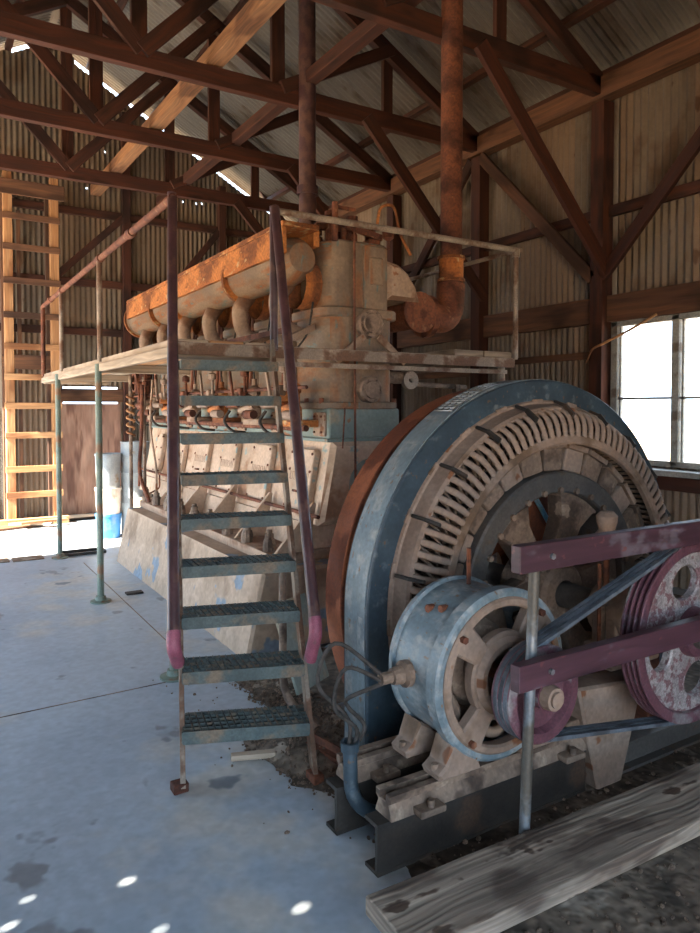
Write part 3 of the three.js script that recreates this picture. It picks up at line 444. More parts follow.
  // governor end
  part(e, 'governor', [lat([[0.1, 0], [0.1, 0.25], [0.07, 0.3], [0.07, 0.42], [0.11, 0.45], [0.11, 0.55], [0.03, 0.6], [0, 0.6]], 'y', [-0.36, Y(1.5), -LEN - 0.05], 16), lat([[0.09, -0.02], [0.13, -0.02], [0.13, 0.02], [0.09, 0.02]], 'x', [-0.52, Y(1.9), -LEN + 0.1], 20), beam([-0.52, Y(1.78), -LEN + 0.1], [-0.52, Y(2.02), -LEN + 0.1], 0.02, 0.02), beam([-0.52, Y(1.9), -LEN - 0.02], [-0.52, Y(1.9), -LEN + 0.22], 0.02, 0.02), cyl([-0.52, Y(1.9), -LEN + 0.1], [-0.36, Y(1.9), -LEN + 0.05], 0.02)], M.rust);
}
// crank shaft line between engine and generator
const AX = 2.71, AY = 0.678, ZG = -2.55;
single('flywheel', 'rust orange flywheel rim standing behind the generator', 'flywheel', [lat([[0.95, -0.075], [1.026, -0.075], [1.031, -0.07], [1.031, 0.07], [1.026, 0.075], [0.95, 0.075], [0.95, -0.075]], 'z', [AX, AY, -2.905], 96), lat([[0.14, -0.07], [0.95, -0.04], [0.95, 0.04], [0.14, 0.07]], 'z', [AX, AY, -2.905], 48)], M.fly);

// ------------------------------------------------------------------ generator (local: x, y from the shaft centre, z forward from the frame's face)
{
  const g = thing('generator', 'huge round blue generator with slotted end guard', 'generator', [AX, AY, ZG]);
  const R = 1.065, r = 0.945, fy = -AY, s = new THREE.Shape(), a0 = Math.asin(-fy / r);
  s.moveTo(R, fy); s.lineTo(R, 0); s.absarc(0, 0, R, 0, Math.PI, false); s.lineTo(-R, fy); s.lineTo(-Math.cos(a0) * r, fy); s.absarc(0, 0, r, Math.PI + a0, -a0, true); s.lineTo(R, fy);
  part(g, 'stator_frame', extr(s, 0.19, 0.006, 72).translate(0, 0, -0.19), M.blue);
  part(g, 'lit_rim_band', (() => { const q = new THREE.Shape(); q.absarc(0, 0, R + 0.004, 0.0, Math.PI, false); q.absarc(0, 0, R - 0.004, Math.PI, 0.0, true); return extr(q, 0.165, 0, 96).translate(0, 0, -0.178); })(), M.blueL, 'scuffed blue rim toned paler for side light');  // frame blue paled on rim and leg: light from the left put into colour
  part(g, 'lit_leg_band', B(0.008, AY - 0.02, 0.165, -R, fy / 2 + 0.01, -0.0955), M.blueL, 'scuffed blue leg side toned paler for side light');
  // vent mesh let into the rim
  { const gr = []; for (let k = 0; k < 15; k++) { const a = (103 + k * 1.35) * Math.PI / 180; gr.push(beam([Math.cos(a) * (R + 0.006), Math.sin(a) * (R + 0.006), -0.16], [Math.cos(a) * (R + 0.006), Math.sin(a) * (R + 0.006), -0.03], 0.008, 0.006)); } for (const z of [-0.16, -0.117, -0.073, -0.03]) gr.push(sweep(Array.from({ length: 13 }, (_, i) => { const a = (103 + i * 1.575) * Math.PI / 180; return V(Math.cos(a) * (R + 0.006), Math.sin(a) * (R + 0.006), z); }), 0.004, 5)); part(g, 'vent_mesh', gr, M.grey); }
  part(g, 'stator_core', lat([[0.76, -0.02], [0.95, -0.02], [0.95, -0.17], [0.76, -0.17], [0.76, -0.02]], 'z', [0, 0, 0], 64), M.black);
  const gd = part(g, 'end_guard', lat([[0.955, 0], [0.962, 0.006], [0.955, 0.018], [0.945, 0.022], [0.942, 0.03], [0.93, 0.095], [0.918, 0.108], [0.908, 0.106], [0.918, 0.08], [0.93, 0.02], [0.93, 0]], 'z', [0, 0, 0], 96), M.guard);
  part(gd, 'inner_ring', lat([[0.79, 0.176], [0.783, 0.182], [0.755, 0.186], [0.745, 0.178], [0.745, 0.15], [0.755, 0.146], [0.785, 0.16], [0.79, 0.176]], 'z', [0, 0, 0], 96), M.guard);
  const NF = 108, fg = sweep(new THREE.CatmullRomCurve3([V(0.912, 0, 0.1), V(0.885, 0, 0.145), V(0.83, 0, 0.168), V(0.78, 0, 0.172)]).getPoints(5), 0.0105, 6, false).scale(1, 1.6, 1);
  for (let k = 0; k < NF; k++) { const o = part(gd, 'guard_bar', fg, M.guard); o.rotation.z = (k + 0.5) / NF * 2 * Math.PI; }
  for (let k = 0; k < 24; k++) { const o = part(gd, 'clip', B(0.02, 0.07, 0.012, 0.958, 0, 0.012, 0.004), M.guard); o.rotation.z = k / 24 * 2 * Math.PI + 0.05; }
  for (let k = 0; k < 22; k++) { const o = part(gd, 'strap', [beam([0.958, 0, 0.035], [0.934, 0, 0.108], 0.014, 0.016, 0.003), beam([0.936, 0, 0.1], [0.885, 0, 0.16], 0.028, 0.016, 0.003)], M.black); o.rotation.z = k / 22 * 2 * Math.PI + 0.09; }
  // end windings behind the guard
  const wnd = []; for (let k = 0; k < 144; k++) { const a = k / 144 * 2 * Math.PI, p = (rad, da, z) => V(Math.cos(a + da) * rad, Math.sin(a + da) * rad, z); wnd.push(sweep(new THREE.CatmullRomCurve3([p(0.9, 0, -0.02), p(0.895, 0.03, 0.06), p(0.84, 0.07, 0.12), p(0.785, 0.11, 0.1), p(0.765, 0.13, -0.02)]).getPoints(7), 0.0085, 5, false)); }
  const wo = part(g, 'end_windings', wnd, M.cast); wo.userData.kind = 'stuff';
  // rotor
  const rt = part(g, 'rotor_ring', lat([[0.5, 0.11], [0.51, 0.12], [0.595, 0.12], [0.605, 0.11], [0.605, -0.16], [0.5, -0.16], [0.5, 0.11]], 'z', [0, 0, 0], 64), M.iron);
  for (let k = 0; k < 28; k++) { const o = part(rt, 'pole', [B(0.125, 0.135, 0.2, 0.668, 0, -0.02, 0.012), B(0.03, 0.15, 0.24, 0.735, 0, -0.02, 0.006)], k % 3 ? M.cast : M.guard); o.rotation.z = k / 28 * 2 * Math.PI; }
  const arm = poly([[0.1, -0.1], [0.24, -0.065], [0.36, -0.075], [0.46, -0.13], [0.5, -0.2], [0.52, -0.2], [0.53, 0], [0.52, 0.2], [0.5, 0.2], [0.46, 0.13], [0.36, 0.075], [0.24, 0.065], [0.1, 0.1]]);
  for (let k = 0; k < 6; k++) { const o = part(rt, 'spoke', extr(arm, 0.09, 0.012).translate(0, 0, -0.03), M.cast); o.rotation.z = k / 6 * 2 * Math.PI + 0.087; }
  part(rt, 'ring_bolts', Array.from({ length: 28 }, (_, k) => bolt(0.515 * Math.cos(k * 0.2244), 0.515 * Math.sin(k * 0.2244), 0.125, 'z', 0.016, 0.02)), M.cast);
  part(g, 'hub', lat([[0.07, 0.16], [0.13, 0.16], [0.15, 0.14], [0.17, 0.07], [0.19, 0.06], [0.19, -0.1], [0.07, -0.1]], 'z', [0, 0, 0], 28), M.cast);
  part(g, 'shaft', cyl([0, 0, -1.68], [0, 0, 0.9], 0.062, 0.062, 20), M.iron);
  single('coolant_pipe', 'light blue pipe seen between the rotor spokes', 'pipe', pipe([[2.72, 1.36, -2.785], [3.03, 0.94, -2.785]], 0.014), M.cyan);
}
// outboard bearing with its stand
{
  const t = thing('bearing_pedestal', 'dusty tan bearing pedestal between the motor pulley and the large pulley', 'bearing', [2.66, 0, -2.06]);
  part(t, 'stand', extr(poly([[-0.27, 0], [-0.4, 0.46], [0.02, 0.42], [-0.12, 0]]), 0.13, 0.012).translate(0, 0, 0), M.guard);
  part(t, 'pillow_block', [B(0.34, 0.1, 0.16, 0.05, 0.5, 0.0, 0.015), lat([[0.065, -0.1], [0.12, -0.1], [0.13, -0.08], [0.13, 0.08], [0.12, 0.1], [0.065, 0.1]], 'z', [0.05, AY, 0], 24), B(0.26, 0.17, 0.14, 0.05, 0.6, 0, 0.02)], M.guard);
  part(t, 'cap_bolts', [-0.11, 0.21].flatMap((x) => [cyl([x, 0.55, 0.02], [x, 0.74, 0.02], 0.016, 0.016, 8), bolt(x, 0.75, 0.02, 'y', 0.026, 0.035)]), M.cast);
  part(t, 'support_post', [B(0.09, 0.45, 0.08, 0.26, 0.225, -0.02, 0.005), B(0.09, 0.45, 0.08, 0.08, 0.225, -0.02, 0.005)], M.rust);
  part(t, 'oil_pipe', [pipe([[-0.06, 0.68, 0], [-0.06, 1.02, 0]], 0.014), pipe([[-0.13, 0.55, 0.02], [-0.13, 0.92, 0.02]], 0.009)], M.rust);
  part(t, 'oil_cup', lat([[0.014, 0], [0.045, 0.02], [0.05, 0.05], [0.035, 0.07], [0.045, 0.1], [0.048, 0.13], [0.03, 0.15], [0, 0.155]], 'y', [-0.06, 0.99, 0], 14), M.guard);
  const u = thing('steel_base_beam', 'dark steel beam on the ground below the large pulley', 'beam', [3.2, 0, -2.0]);
  part(u, 'web', B(1.7, 0.12, 0.02, 0.15, 0.065, 0), M.iron); for (const y of [0.0125, 0.13]) part(u, 'flange', B(1.7, 0.015, 0.1, 0.15, y, 0), M.iron);
}
const GZ = [-0.067, -0.043, -0.019];
// big grooved pulley
{
  const r0 = 0.375, pr = [[0.33, -0.085], [r0, -0.085]];
  for (const z of GZ) pr.push([r0, z - 0.009], [r0 - 0.02, z - 0.004], [r0 - 0.02, z + 0.004], [r0, z + 0.009]);
  pr.push([r0, -0.002], [r0 - 0.004, 0], [0.335, 0], [0.33, -0.005], [0.325, -0.03]);
  const t = thing('belt_pulley', 'large maroon grooved pulley with four oval holes', 'pulley', [AX, AY, -1.7]);
  part(t, 'rim', lat(pr, 'z', [0, 0, 0], 56, 0.4), M.pulley);
  const s = new THREE.Shape(); s.absarc(0, 0, 0.335, 0, Math.PI * 2); for (let k = 0; k < 4; k++) { const a = (102 + 90 * k) * Math.PI / 180, h = new THREE.Path(); h.absellipse(Math.cos(a) * 0.21, Math.sin(a) * 0.21, 0.07, 0.088, 0, Math.PI * 2, true, a); s.holes.push(h); }
  part(t, 'web', extr(s, 0.03, 0.006, 40).translate(0, 0, -0.055), M.pulleyW);
  part(t, 'hub', lat([[0.06, 0.02], [0.095, 0.02], [0.1, 0.01], [0.11, -0.08], [0.11, -0.18]], 'z', [0, 0, 0], 24), M.pulley);
}
// ------------------------------------------------------------------ exciter motor on its rails
const MX = 1.832, MY = 0.606;
{
  const b1 = (z, n, lab) => { const t = thing('steel_channel', lab, 'beam', [1.82, 0, z]); part(t, 'web', B(1.04, 0.17, 0.018, 0, 0.09, 0, 0.003), M.black); part(t, 'flange', [B(1.04, 0.014, 0.08, 0, 0.178, -0.03), B(1.04, 0.014, 0.08, 0, 0.012, -0.03)], M.black); };
  b1(-1.955, 0, 'dark steel channel under the motor rail beside the wooden plank'); b1(-2.23, 1, 'dark steel channel under the motor rail nearest the generator');
  for (const [z, lab] of [[-1.985, 'dusty cast slide rail under the motor, on the channel beside the plank'], [-2.26, 'dusty cast slide rail under the motor, on the channel nearest the generator']]) {
    const t = thing('motor_slide_rail', lab, 'rail', [1.86, 0.185, z]);
    part(t, 'body', extr(poly([[-0.05, 0], [0.05, 0], [0.042, 0.025], [0.03, 0.05], [0.045, 0.06], [0.045, 0.085], [0.016, 0.085], [0.016, 0.06], [-0.016, 0.06], [-0.016, 0.085], [-0.045, 0.085], [-0.045, 0.06], [-0.03, 0.05], [-0.042, 0.025]]), 1.02, 0.003).rotateY(Math.PI / 2).translate(-0.51, 0, 0), M.cast);
    for (const x of [-0.36, 0.36]) part(t, 'foot', [B(0.11, 0.025, 0.15, x, 0.0125, 0.02, 0.006), bolt(x, 0.035, 0.075, 'y', 0.014, 0.03)], M.cast);
    part(t, 'end_block', [B(0.05, 0.09, 0.1, 0.5, 0.045, 0, 0.01), B(0.1, 0.05, 0.07, 0.42, 0.105, 0, 0.008)], M.cast);
  }
  const t = thing('exciter_motor', 'round blue electric motor with open tan end bell', 'motor', [MX, MY + 0.006, -1.9]), R = 0.318;
  part(t, 'casing', lat([[0.29, -0.31], [R - 0.012, -0.31], [R - 0.008, -0.285], [R - 0.022, -0.28], [R - 0.022, -0.07], [R, -0.06], [R + 0.002, -0.008], [R - 0.01, 0], [R - 0.03, 0]], 'z', [0, 0, 0], 56, 0.4), M.blueL);
  const s = new THREE.Shape(); s.absarc(0, 0, R - 0.028, 0, Math.PI * 2);
  for (let k = 0; k < 4; k++) { const a = k * Math.PI / 2 + 0.1, h = new THREE.Path(), w = 0.56; h.absarc(0, 0, 0.255, a - w, a + w, false); h.absarc(0, 0, 0.165, a + w * 0.92, a - w * 0.92, true); s.holes.push(h); }
  const hc = new THREE.Path(); hc.absarc(0, 0, 0.11, 0, Math.PI * 2, true); s.holes.push(hc);
  part(t, 'end_bell', [extr(s, 0.035, 0.008, 40).translate(0, 0, -0.03), lat([[0.11, -0.05], [0.11, 0.03], [0.13, 0.03], [0.15, 0.01], [0.155, -0.03]], 'z', [0, 0, 0], 32)], M.guard, 'dusty tan end bell with four openings');
  part(t, 'back_plate', lat([[0.0, -0.32], [0.22, -0.32], [0.3, -0.305], [0.3, -0.29], [0, -0.29]], 'z', [0, 0, 0], 40), M.tan);
  part(t, 'armature', lat([[0, -0.06], [0.09, -0.06], [0.095, -0.12], [0.15, -0.13], [0.17, -0.16], [0.17, -0.28], [0, -0.28]], 'z', [0, 0, 0], 32), M.cast);
  for (let k = 0; k < 4; k++) { const a = k * Math.PI / 2 + 0.1 + 0.25; part(t, 'field_coil', sweep(new THREE.CatmullRomCurve3(Array.from({ length: 12 }, (_, i) => { const q = i / 12 * 2 * Math.PI, rad = 0.232 + 0.03 * Math.sin(q), da = 0.42 * Math.cos(q); return V(Math.cos(a + da) * rad, Math.sin(a + da) * rad, -0.1 - 0.02 * Math.sin(q * 2)); }), true).getPoints(24), 0.022, 7, false), k % 2 ? M.tan : M.cast); }
  part(t, 'shaft', cyl([0, 0, -0.2], [0, 0, 0.2], 0.03, 0.03, 16), M.rust);
  part(t, 'bell_bolts', [45, 135, 225, 315].map((d) => bolt(0.272 * Math.cos((d + 6) * Math.PI / 180), 0.272 * Math.sin((d + 6) * Math.PI / 180), 0.018, 'z', 0.014, 0.024)), M.rust);
  for (const z of [-0.06, -0.255]) for (const sx of [-1, 1]) {
    const q = [[0.29, -0.33], [0.3, -0.305], [0.265, -0.28], [0.235, -0.2], [0.15, -0.25], [0.11, -0.3], [0.1, -0.33]].map(([x, y]) => [x * sx, y]); if (sx < 0) q.reverse();
    const f = part(t, 'foot', extr(poly(q), 0.09, 0.01).translate(0, 0, z - 0.045), M.guard); part(f, 'foot_bolt', bolt(sx * 0.285, -0.295, z + 0.01, 'y', 0.014, 0.03), M.cast);
  }
  part(t, 'casing_bolts', [bolt(-0.19, 0.228, -0.2, 'x', 0.016, 0.03), bolt(-0.175, 0.238, -0.14, 'x', 0.016, 0.03)], M.rust);
  part(t, 'terminal_stub', lat([[0.05, 0], [0.05, 0.03], [0.035, 0.04], [0.03, 0.08], [0.022, 0.085], [0.022, 0.13], [0, 0.13]], 'x', [0, 0, 0], 12).rotateY(Math.PI).translate(-R + 0.03, 0.0, -0.2), M.cast);
  part(t, 'grease_pipe', cyl([0.0, R - 0.03, -0.2], [0.0, R + 0.12, -0.2], 0.009, 0.009, 8), M.rust);
}
{
  const t = thing('motor_pulley', 'small maroon grooved pulley on the motor shaft', 'pulley', [MX, MY, -1.7]), r0 = 0.171; const pr = [[0.125, -0.085], [r0, -0.085]];
  for (const z of GZ) pr.push([r0, z - 0.009], [r0 - 0.02, z - 0.004], [r0 - 0.02, z + 0.004], [r0, z + 0.009]);
  pr.push([r0, -0.003], [r0 - 0.004, 0], [0.135, 0], [0.13, -0.01], [0.125, -0.03], [0.05, -0.035], [0.048, 0.012], [0.03, 0.014]);
  part(t, 'rim', lat(pr, 'z', [0, 0, 0], 44, 0.4), M.pulley);
  part(t, 'hub_nut', [lat([[0.03, 0.01], [0.045, 0.015], [0.04, 0.05], [0.028, 0.05], [0.028, 0.06], [0, 0.06]], 'z', [0, 0, 0], 12), bolt(0.0, 0.05, -0.01, 'y', 0.012, 0.03)], M.guard);
}
// three belts side by side
['beside the motor', 'in the middle groove', 'beside the guard rail'].forEach((w, i) => {
  const z = -1.7 + GZ[i], loop = (r1, r2) => {
    const dx = AX - MX, dy = AY - MY, d = Math.hypot(dx, dy), th = Math.atan2(dy, dx), al = Math.acos((r1 - r2) / d), p = [];
    for (let k = 0; k <= 20; k++) { const a = th + al + k / 20 * (2 * Math.PI - 2 * al); p.push([MX + Math.cos(a) * r1, MY + Math.sin(a) * r1]); }
    for (let k = 0; k <= 30; k++) { const a = th - al + k / 30 * 2 * al; p.push([AX + Math.cos(a) * r2, AY + Math.sin(a) * r2]); }
    return p;
  };
  const s = poly(loop(0.172, 0.376)); s.holes.push(new THREE.Path(loop(0.157, 0.361).map(([x, y]) => new THREE.Vector2(x, y))));
  single('drive_belt', `grey rubber drive belt between the two pulleys, the one ${w}`, 'belt', extr(s, 0.016, 0.001).translate(0, 0, z - 0.008), M.belt, 'drive belts on the pulleys');
});
// conduit and wires
single('conduit_elbow', 'blue grey conduit elbow rising beside the motor rail', 'conduit', [pipe([[1.345, 0.345, -2.2], [1.345, 0.1, -2.19], [1.6, 0.045, -2.1]], 0.027, 0.2, 14, false), lat([[0.022, 0], [0.034, 0], [0.036, 0.035], [0.024, 0.035], [0.024, 0]], 'y', [1.345, 0.325, -2.2], 14)], M.blue);
[[[1.43, 0.62, -2.1], [1.28, 0.74, -2.2], [1.22, 0.6, -2.22], [1.34, 0.44, -2.2], [1.34, 0.32, -2.2]], [[1.43, 0.6, -2.1], [1.3, 0.66, -2.15], [1.28, 0.5, -2.2], [1.37, 0.4, -2.19], [1.35, 0.32, -2.2]], [[1.43, 0.59, -2.11], [1.33, 0.52, -2.2], [1.36, 0.47, -2.23], [1.41, 0.4, -2.2], [1.355, 0.32, -2.2]]].forEach((p, i) => single('motor_wire', ['loose dark wire in a high loop from motor to conduit', 'loose dark wire in a narrow loop from motor to conduit', 'short dark wire sagging from motor to conduit'][i], 'wire', hose(p, 0.008), M.wire, 'motor lead wires'));

// ------------------------------------------------------------------ guard rail and plank
{
  const t = thing('guard_rail', 'guard rail of two maroon boards on a grey steel post', 'guard rail', [1.71, 0, -1.672]);
  part(t, 'post', [cyl([-0.008, 0, -0.0], [0.038, 1.1, -0.0], 0.0185, 0.0185, 14), lat([[0.06, 0], [0.06, 0.01], [0.02, 0.012]], 'y', [-0.012, 0, 0], 14)], M.grey, 'grey steel post');
  part(t, 'upper_board', B(2.6, 0.09, 0.042, 1.19, 1.12, 0.059, 0.005), M.maroon);
  part(t, 'lower_board', B(2.6, 0.088, 0.042, 1.19, 0.738, 0.059, 0.005), M.maroon);
  for (const [x, y] of [[0.0, 1.12], [0, 0.742]]) part(t, 'bolt', [bolt(x + 0.03, y, 0.085, 'z', 0.01, 0.012)], M.grey);
  part(t, 'far_post', cyl([2.3, 0, 0], [2.3, 1.1, 0], 0.0185, 0.0185, 14), M.grey);
}
single('wooden_plank', 'thick weathered grey plank lying low in front of the motor', 'plank', B(2.9, 0.058, 0.25, 2.51, 0.176, -1.535, 0.008).applyMatrix4(new THREE.Matrix4().makeTranslation(1.09, 0, -1.5).multiply(new THREE.Matrix4().makeRotationY(-0.03)).multiply(new THREE.Matrix4().makeTranslation(-1.09, 0, 1.5))), M.plank);
for (const [x, z, w] of [[1.45, -1.632, 'at its free end'], [3.3, -1.55, 'beyond the large pulley']]) single('timber_stake', `short timber stake under the grey plank ${w}`, 'stake', B(0.09, 0.146, 0.035, x, 0.073, z, 0.003), M.deck);

// ------------------------------------------------------------------ stair
const stL = [V(0.915, 0, -2.837), V(1.285, 2.0, -4.05)], stR = [V(1.421, 0, -2.611), V(1.87, 2.0, -3.99)];
{
  const t = thing('stair', 'steep steel stair with nine grating treads and pipe handrails', 'stair', [1.17, 0, -2.72]);
  const o = V(1.17, 0, -2.72), L = stL.map((p) => p.clone().sub(o)), R = stR.map((p) => p.clone().sub(o)), A = (v) => v.toArray();
  for (const [s, k] of [[L, -1], [R, 1]]) part(t, 'stringer', beam(A(s[0]), A(s[1]), 0.022, 0.085, 0.003), M.stringer);
  part(t, 'foot_bracket', [B(0.065, 0.04, 0.06, L[0].x - 0.015, 0.02, L[0].z, 0.006), B(0.05, 0.04, 0.08, R[0].x, 0.02, R[0].z, 0.006)], M.rust);
  for (let k = 1; k <= 9; k++) {
    const h = 0.205 * k, f = h / 2.0, a = L[0].clone().lerp(L[1], f), b = R[0].clone().lerp(R[1], f), d = b.clone().sub(a), W = d.length() - 0.02, yaw = Math.atan2(-d.z, d.x);
    const g = new THREE.Group(); g.name = 'tread'; g.position.copy(a.clone().add(b).multiplyScalar(0.5)); g.rotation.y = yaw; t.add(g);
    const D = 0.2;
    part(g, 'tread_frame', [B(W, 0.055, 0.008, 0, 0, D / 2), B(W, 0.045, 0.008, 0, 0, -D / 2), B(0.008, 0.045, D, -W / 2, 0, 0), B(0.008, 0.045, D, W / 2, 0, 0)], M.step);
    const gr = []; for (let i = 1; i < 5; i++) gr.push(B(W, 0.012, 0.006, 0, 0.02, -D / 2 + i * D / 5)); for (let i = 1; i < 18; i++) { gr.push(beam([-W / 2 + i * W / 18 - 0.02, 0.02, -D / 2], [-W / 2 + i * W / 18 + 0.02, 0.02, D / 2], 0.006, 0.012)); } gr.push(B(W, 0.003, D, 0, 0.008, 0));
    part(g, 'grating', gr, M.step);
  }
  const hl = [V(1.272, 2.82, -4.06).sub(o), V(0.905, 0.62, -2.92).sub(o)], hr = [V(1.895, 2.84, -3.99).sub(o), V(1.515, 0.62, -2.78).sub(o)];
  for (const [h, s, f] of [[hl, L, 0.2], [hr, R, 0.17]]) {
    const q = s[0].clone().lerp(s[1], f), r = part(t, 'handrail', pipe([A(h[0]), A(h[1])], 0.028), M.maroonP, 'dark maroon pipe handrail');
    const d = h[1].clone().sub(h[0]).normalize(), c = h[1].clone().add(d.clone().multiplyScalar(0.04));
    part(r, 'elbow', [pipe([A(h[1].clone().sub(d.clone().multiplyScalar(0.03))), A(c), A(c.clone().lerp(q, 0.55))], 0.0305, 0.05, 12)], M.pink, 'pink primed pipe elbow');
  }
}
// ------------------------------------------------------------------ walkway round the engine
{
  const t = thing('walkway', 'raised timber walkway on pipe posts along the engine', 'walkway', [1.6, 0, -6.6]);
  const P = (x, y, z) => [x - 1.6, y, z + 6.6];
  for (let i = 0; i < 3; i++) part(t, 'deck_plank', beam(P(1.38 + i * 0.225, 1.985, -4.06), P(1.38 + i * 0.225, 1.985, -9.15), 0.215, 0.045, 0.004), i === 1 ? M.pale : M.deck);
  for (const z of [-4.12, -6.0, -7.975, -9.1]) part(t, 'joist', beam(P(1.27, 1.925, z), P(2.02, 1.925, z), 0.06, 0.07, 0.004), M.deck);
  part(t, 'edge_beam', beam(P(1.27, 1.93, -4.08), P(1.27, 1.93, -9.15), 0.04, 0.06, 0.004), M.deck);
  part(t, 'cross_angle', [beam(P(1.27, 1.95, -4.03), P(3.97, 1.95, -4.03), 0.012, 0.07), beam(P(1.27, 1.985, -4.06), P(3.97, 1.985, -4.06), 0.06, 0.01), beam(P(1.9, 1.88, -4.05), P(3.9, 1.88, -4.05), 0.03, 0.03)], M.stringer);
  for (let i = 0; i < 2; i++) part(t, 'deck_plank', beam(P(3.5 + i * 0.29, 2.01, -4.02), P(3.5 + i * 0.29, 2.01, -8.8), 0.28, 0.045, 0.004), M.deck);
  for (const [x, z, m] of [[1.264, -4.07, M.green], [1.25, -5.99, M.green], [1.25, -7.975, M.green], [3.9, -4.1, M.stringer], [3.9, -6.4, M.stringer], [3.9, -8.6, M.stringer]]) part(t, 'post', [cyl(P(x, 0.01, z), P(x, 1.96, z), 0.027, 0.027, 14), lat([[0.085, 0], [0.085, 0.012], [0.045, 0.02], [0.04, 0.05], [0.027, 0.05]], 'y', P(x, 0, z), 16)], m);
  const tee = (x, y, z) => lat([[0.027, -0.05], [0.034, -0.05], [0.034, 0.05], [0.027, 0.05]], 'z', P(x, y, z), 12);
  part(t, 'top_rail', [pipe([P(1.27, 2.82, -4.04), P(1.27, 2.81, -9.1), P(1.27, 1.98, -9.1)], 0.025, 0.03, 12), ...[-5.0, -5.99, -7.8, -8.5].map((z) => tee(1.27, 2.815, z))], M.rust, 'rusty pipe handrail');
  for (const z of [-5.99, -7.8]) part(t, 'stanchion', cyl(P(1.265, 1.98, z), P(1.265, 2.81, z), 0.022, 0.022, 12), M.stringer);
  for (const [x, z] of [[1.272, -4.07], [1.9, -4.02]]) part(t, 'corner_post', cyl(P(x, 1.96, z), P(x, 2.855, z), 0.025, 0.025, 12), M.maroonP);
  part(t, 'front_rail', [cyl(P(1.9, 2.83, -4.02), P(4.02, 2.825, -4.02), 0.022, 0.022, 12), cyl(P(3.97, 1.98, -4.02), P(3.97, 2.82, -4.02), 0.02, 0.02, 12), lat([[0.022, -0.03], [0.032, -0.03], [0.032, 0.03], [0.022, 0.03]], 'y', P(3.97, 2.8, -4.02), 12), cyl(P(3.97, 2.82, -4.02), P(3.97, 2.8, -8.6), 0.018, 0.018, 10), cyl(P(3.97, 1.98, -8.6), P(3.97, 2.8, -8.6), 0.018, 0.018, 10)], M.stringer);
}
// ------------------------------------------------------------------ exhaust pipes
{
  const t = thing('exhaust_pipe', 'rusty vertical exhaust pipe with a thick elbow at the front cylinder', 'exhaust pipe', [3.72, 2.33, -4.5]);
  part(t, 'elbow', pipe([[-0.3, 0, 0], [-0.02, -0.02, 0], [0.0, 0.28, 0]], 0.115, 0.24, 20), M.rust);
  part(t, 'stack', cyl([0, 0.26, 0], [0.0, 3.44, 0], 0.088, 0.088, 20), M.rust);
  part(t, 'collar', [lat([[0.088, 0], [0.1, 0], [0.1, 0.2], [0.088, 0.2]], 'y', [0, 0.3, 0], 22), lat([[0.1, -0.012], [0.112, -0.012], [0.112, 0.012], [0.1, 0.012]], 'y', [0, 0.31, 0], 22), lat([[0.1, -0.012], [0.112, -0.012], [0.112, 0.012], [0.1, 0.012]], 'y', [0, 0.49, 0], 22)], M.orange);
  part(t, 'flange', lat([[0.1, -0.025], [0.17, -0.025], [0.17, 0.025], [0.1, 0.025]], 'x', [-0.26, 0, 0], 24), M.rust);
  const u = thing('exhaust_pipe', 'dark red vertical pipe rising from the middle cylinders', 'exhaust pipe', [3.3, 2.5, -6.2]);
  part(u, 'stack', cyl([0, -0.05, 0], [0, 3.52, 0], 0.085, 0.085, 18), M.maroonP); part(u, 'collar', lat([[0.085, 0], [0.105, 0], [0.105, 0.08], [0.085, 0.08]], 'y', [0, 1.2, 0], 18), M.maroonP);
  const w = thing('cross_pipe', 'grey horizontal pipe with a flanged end behind the engine', 'pipe', [3.45, 1.8, -4.75]);
  part(w, 'tube', [cyl([-0.35, 0.05, 0], [0.0, 0.05, 0], 0.05, 0.05, 14), cyl([0.02, 0, 0.02], [0.6, -0.02, 0.05], 0.02, 0.02, 10)], M.cast); part(w, 'end_flange', lat([[0.02, -0.02], [0.075, -0.02], [0.075, 0.02], [0.02, 0.02]], 'z', [0.01, 0.03, 0.04], 18), M.stringer);
  part(w, 'wall_bracket', beam([0.5, 0.0, 0.05], [0.5, -1.8, 0.05], 0.05, 0.05), M.cast);
}
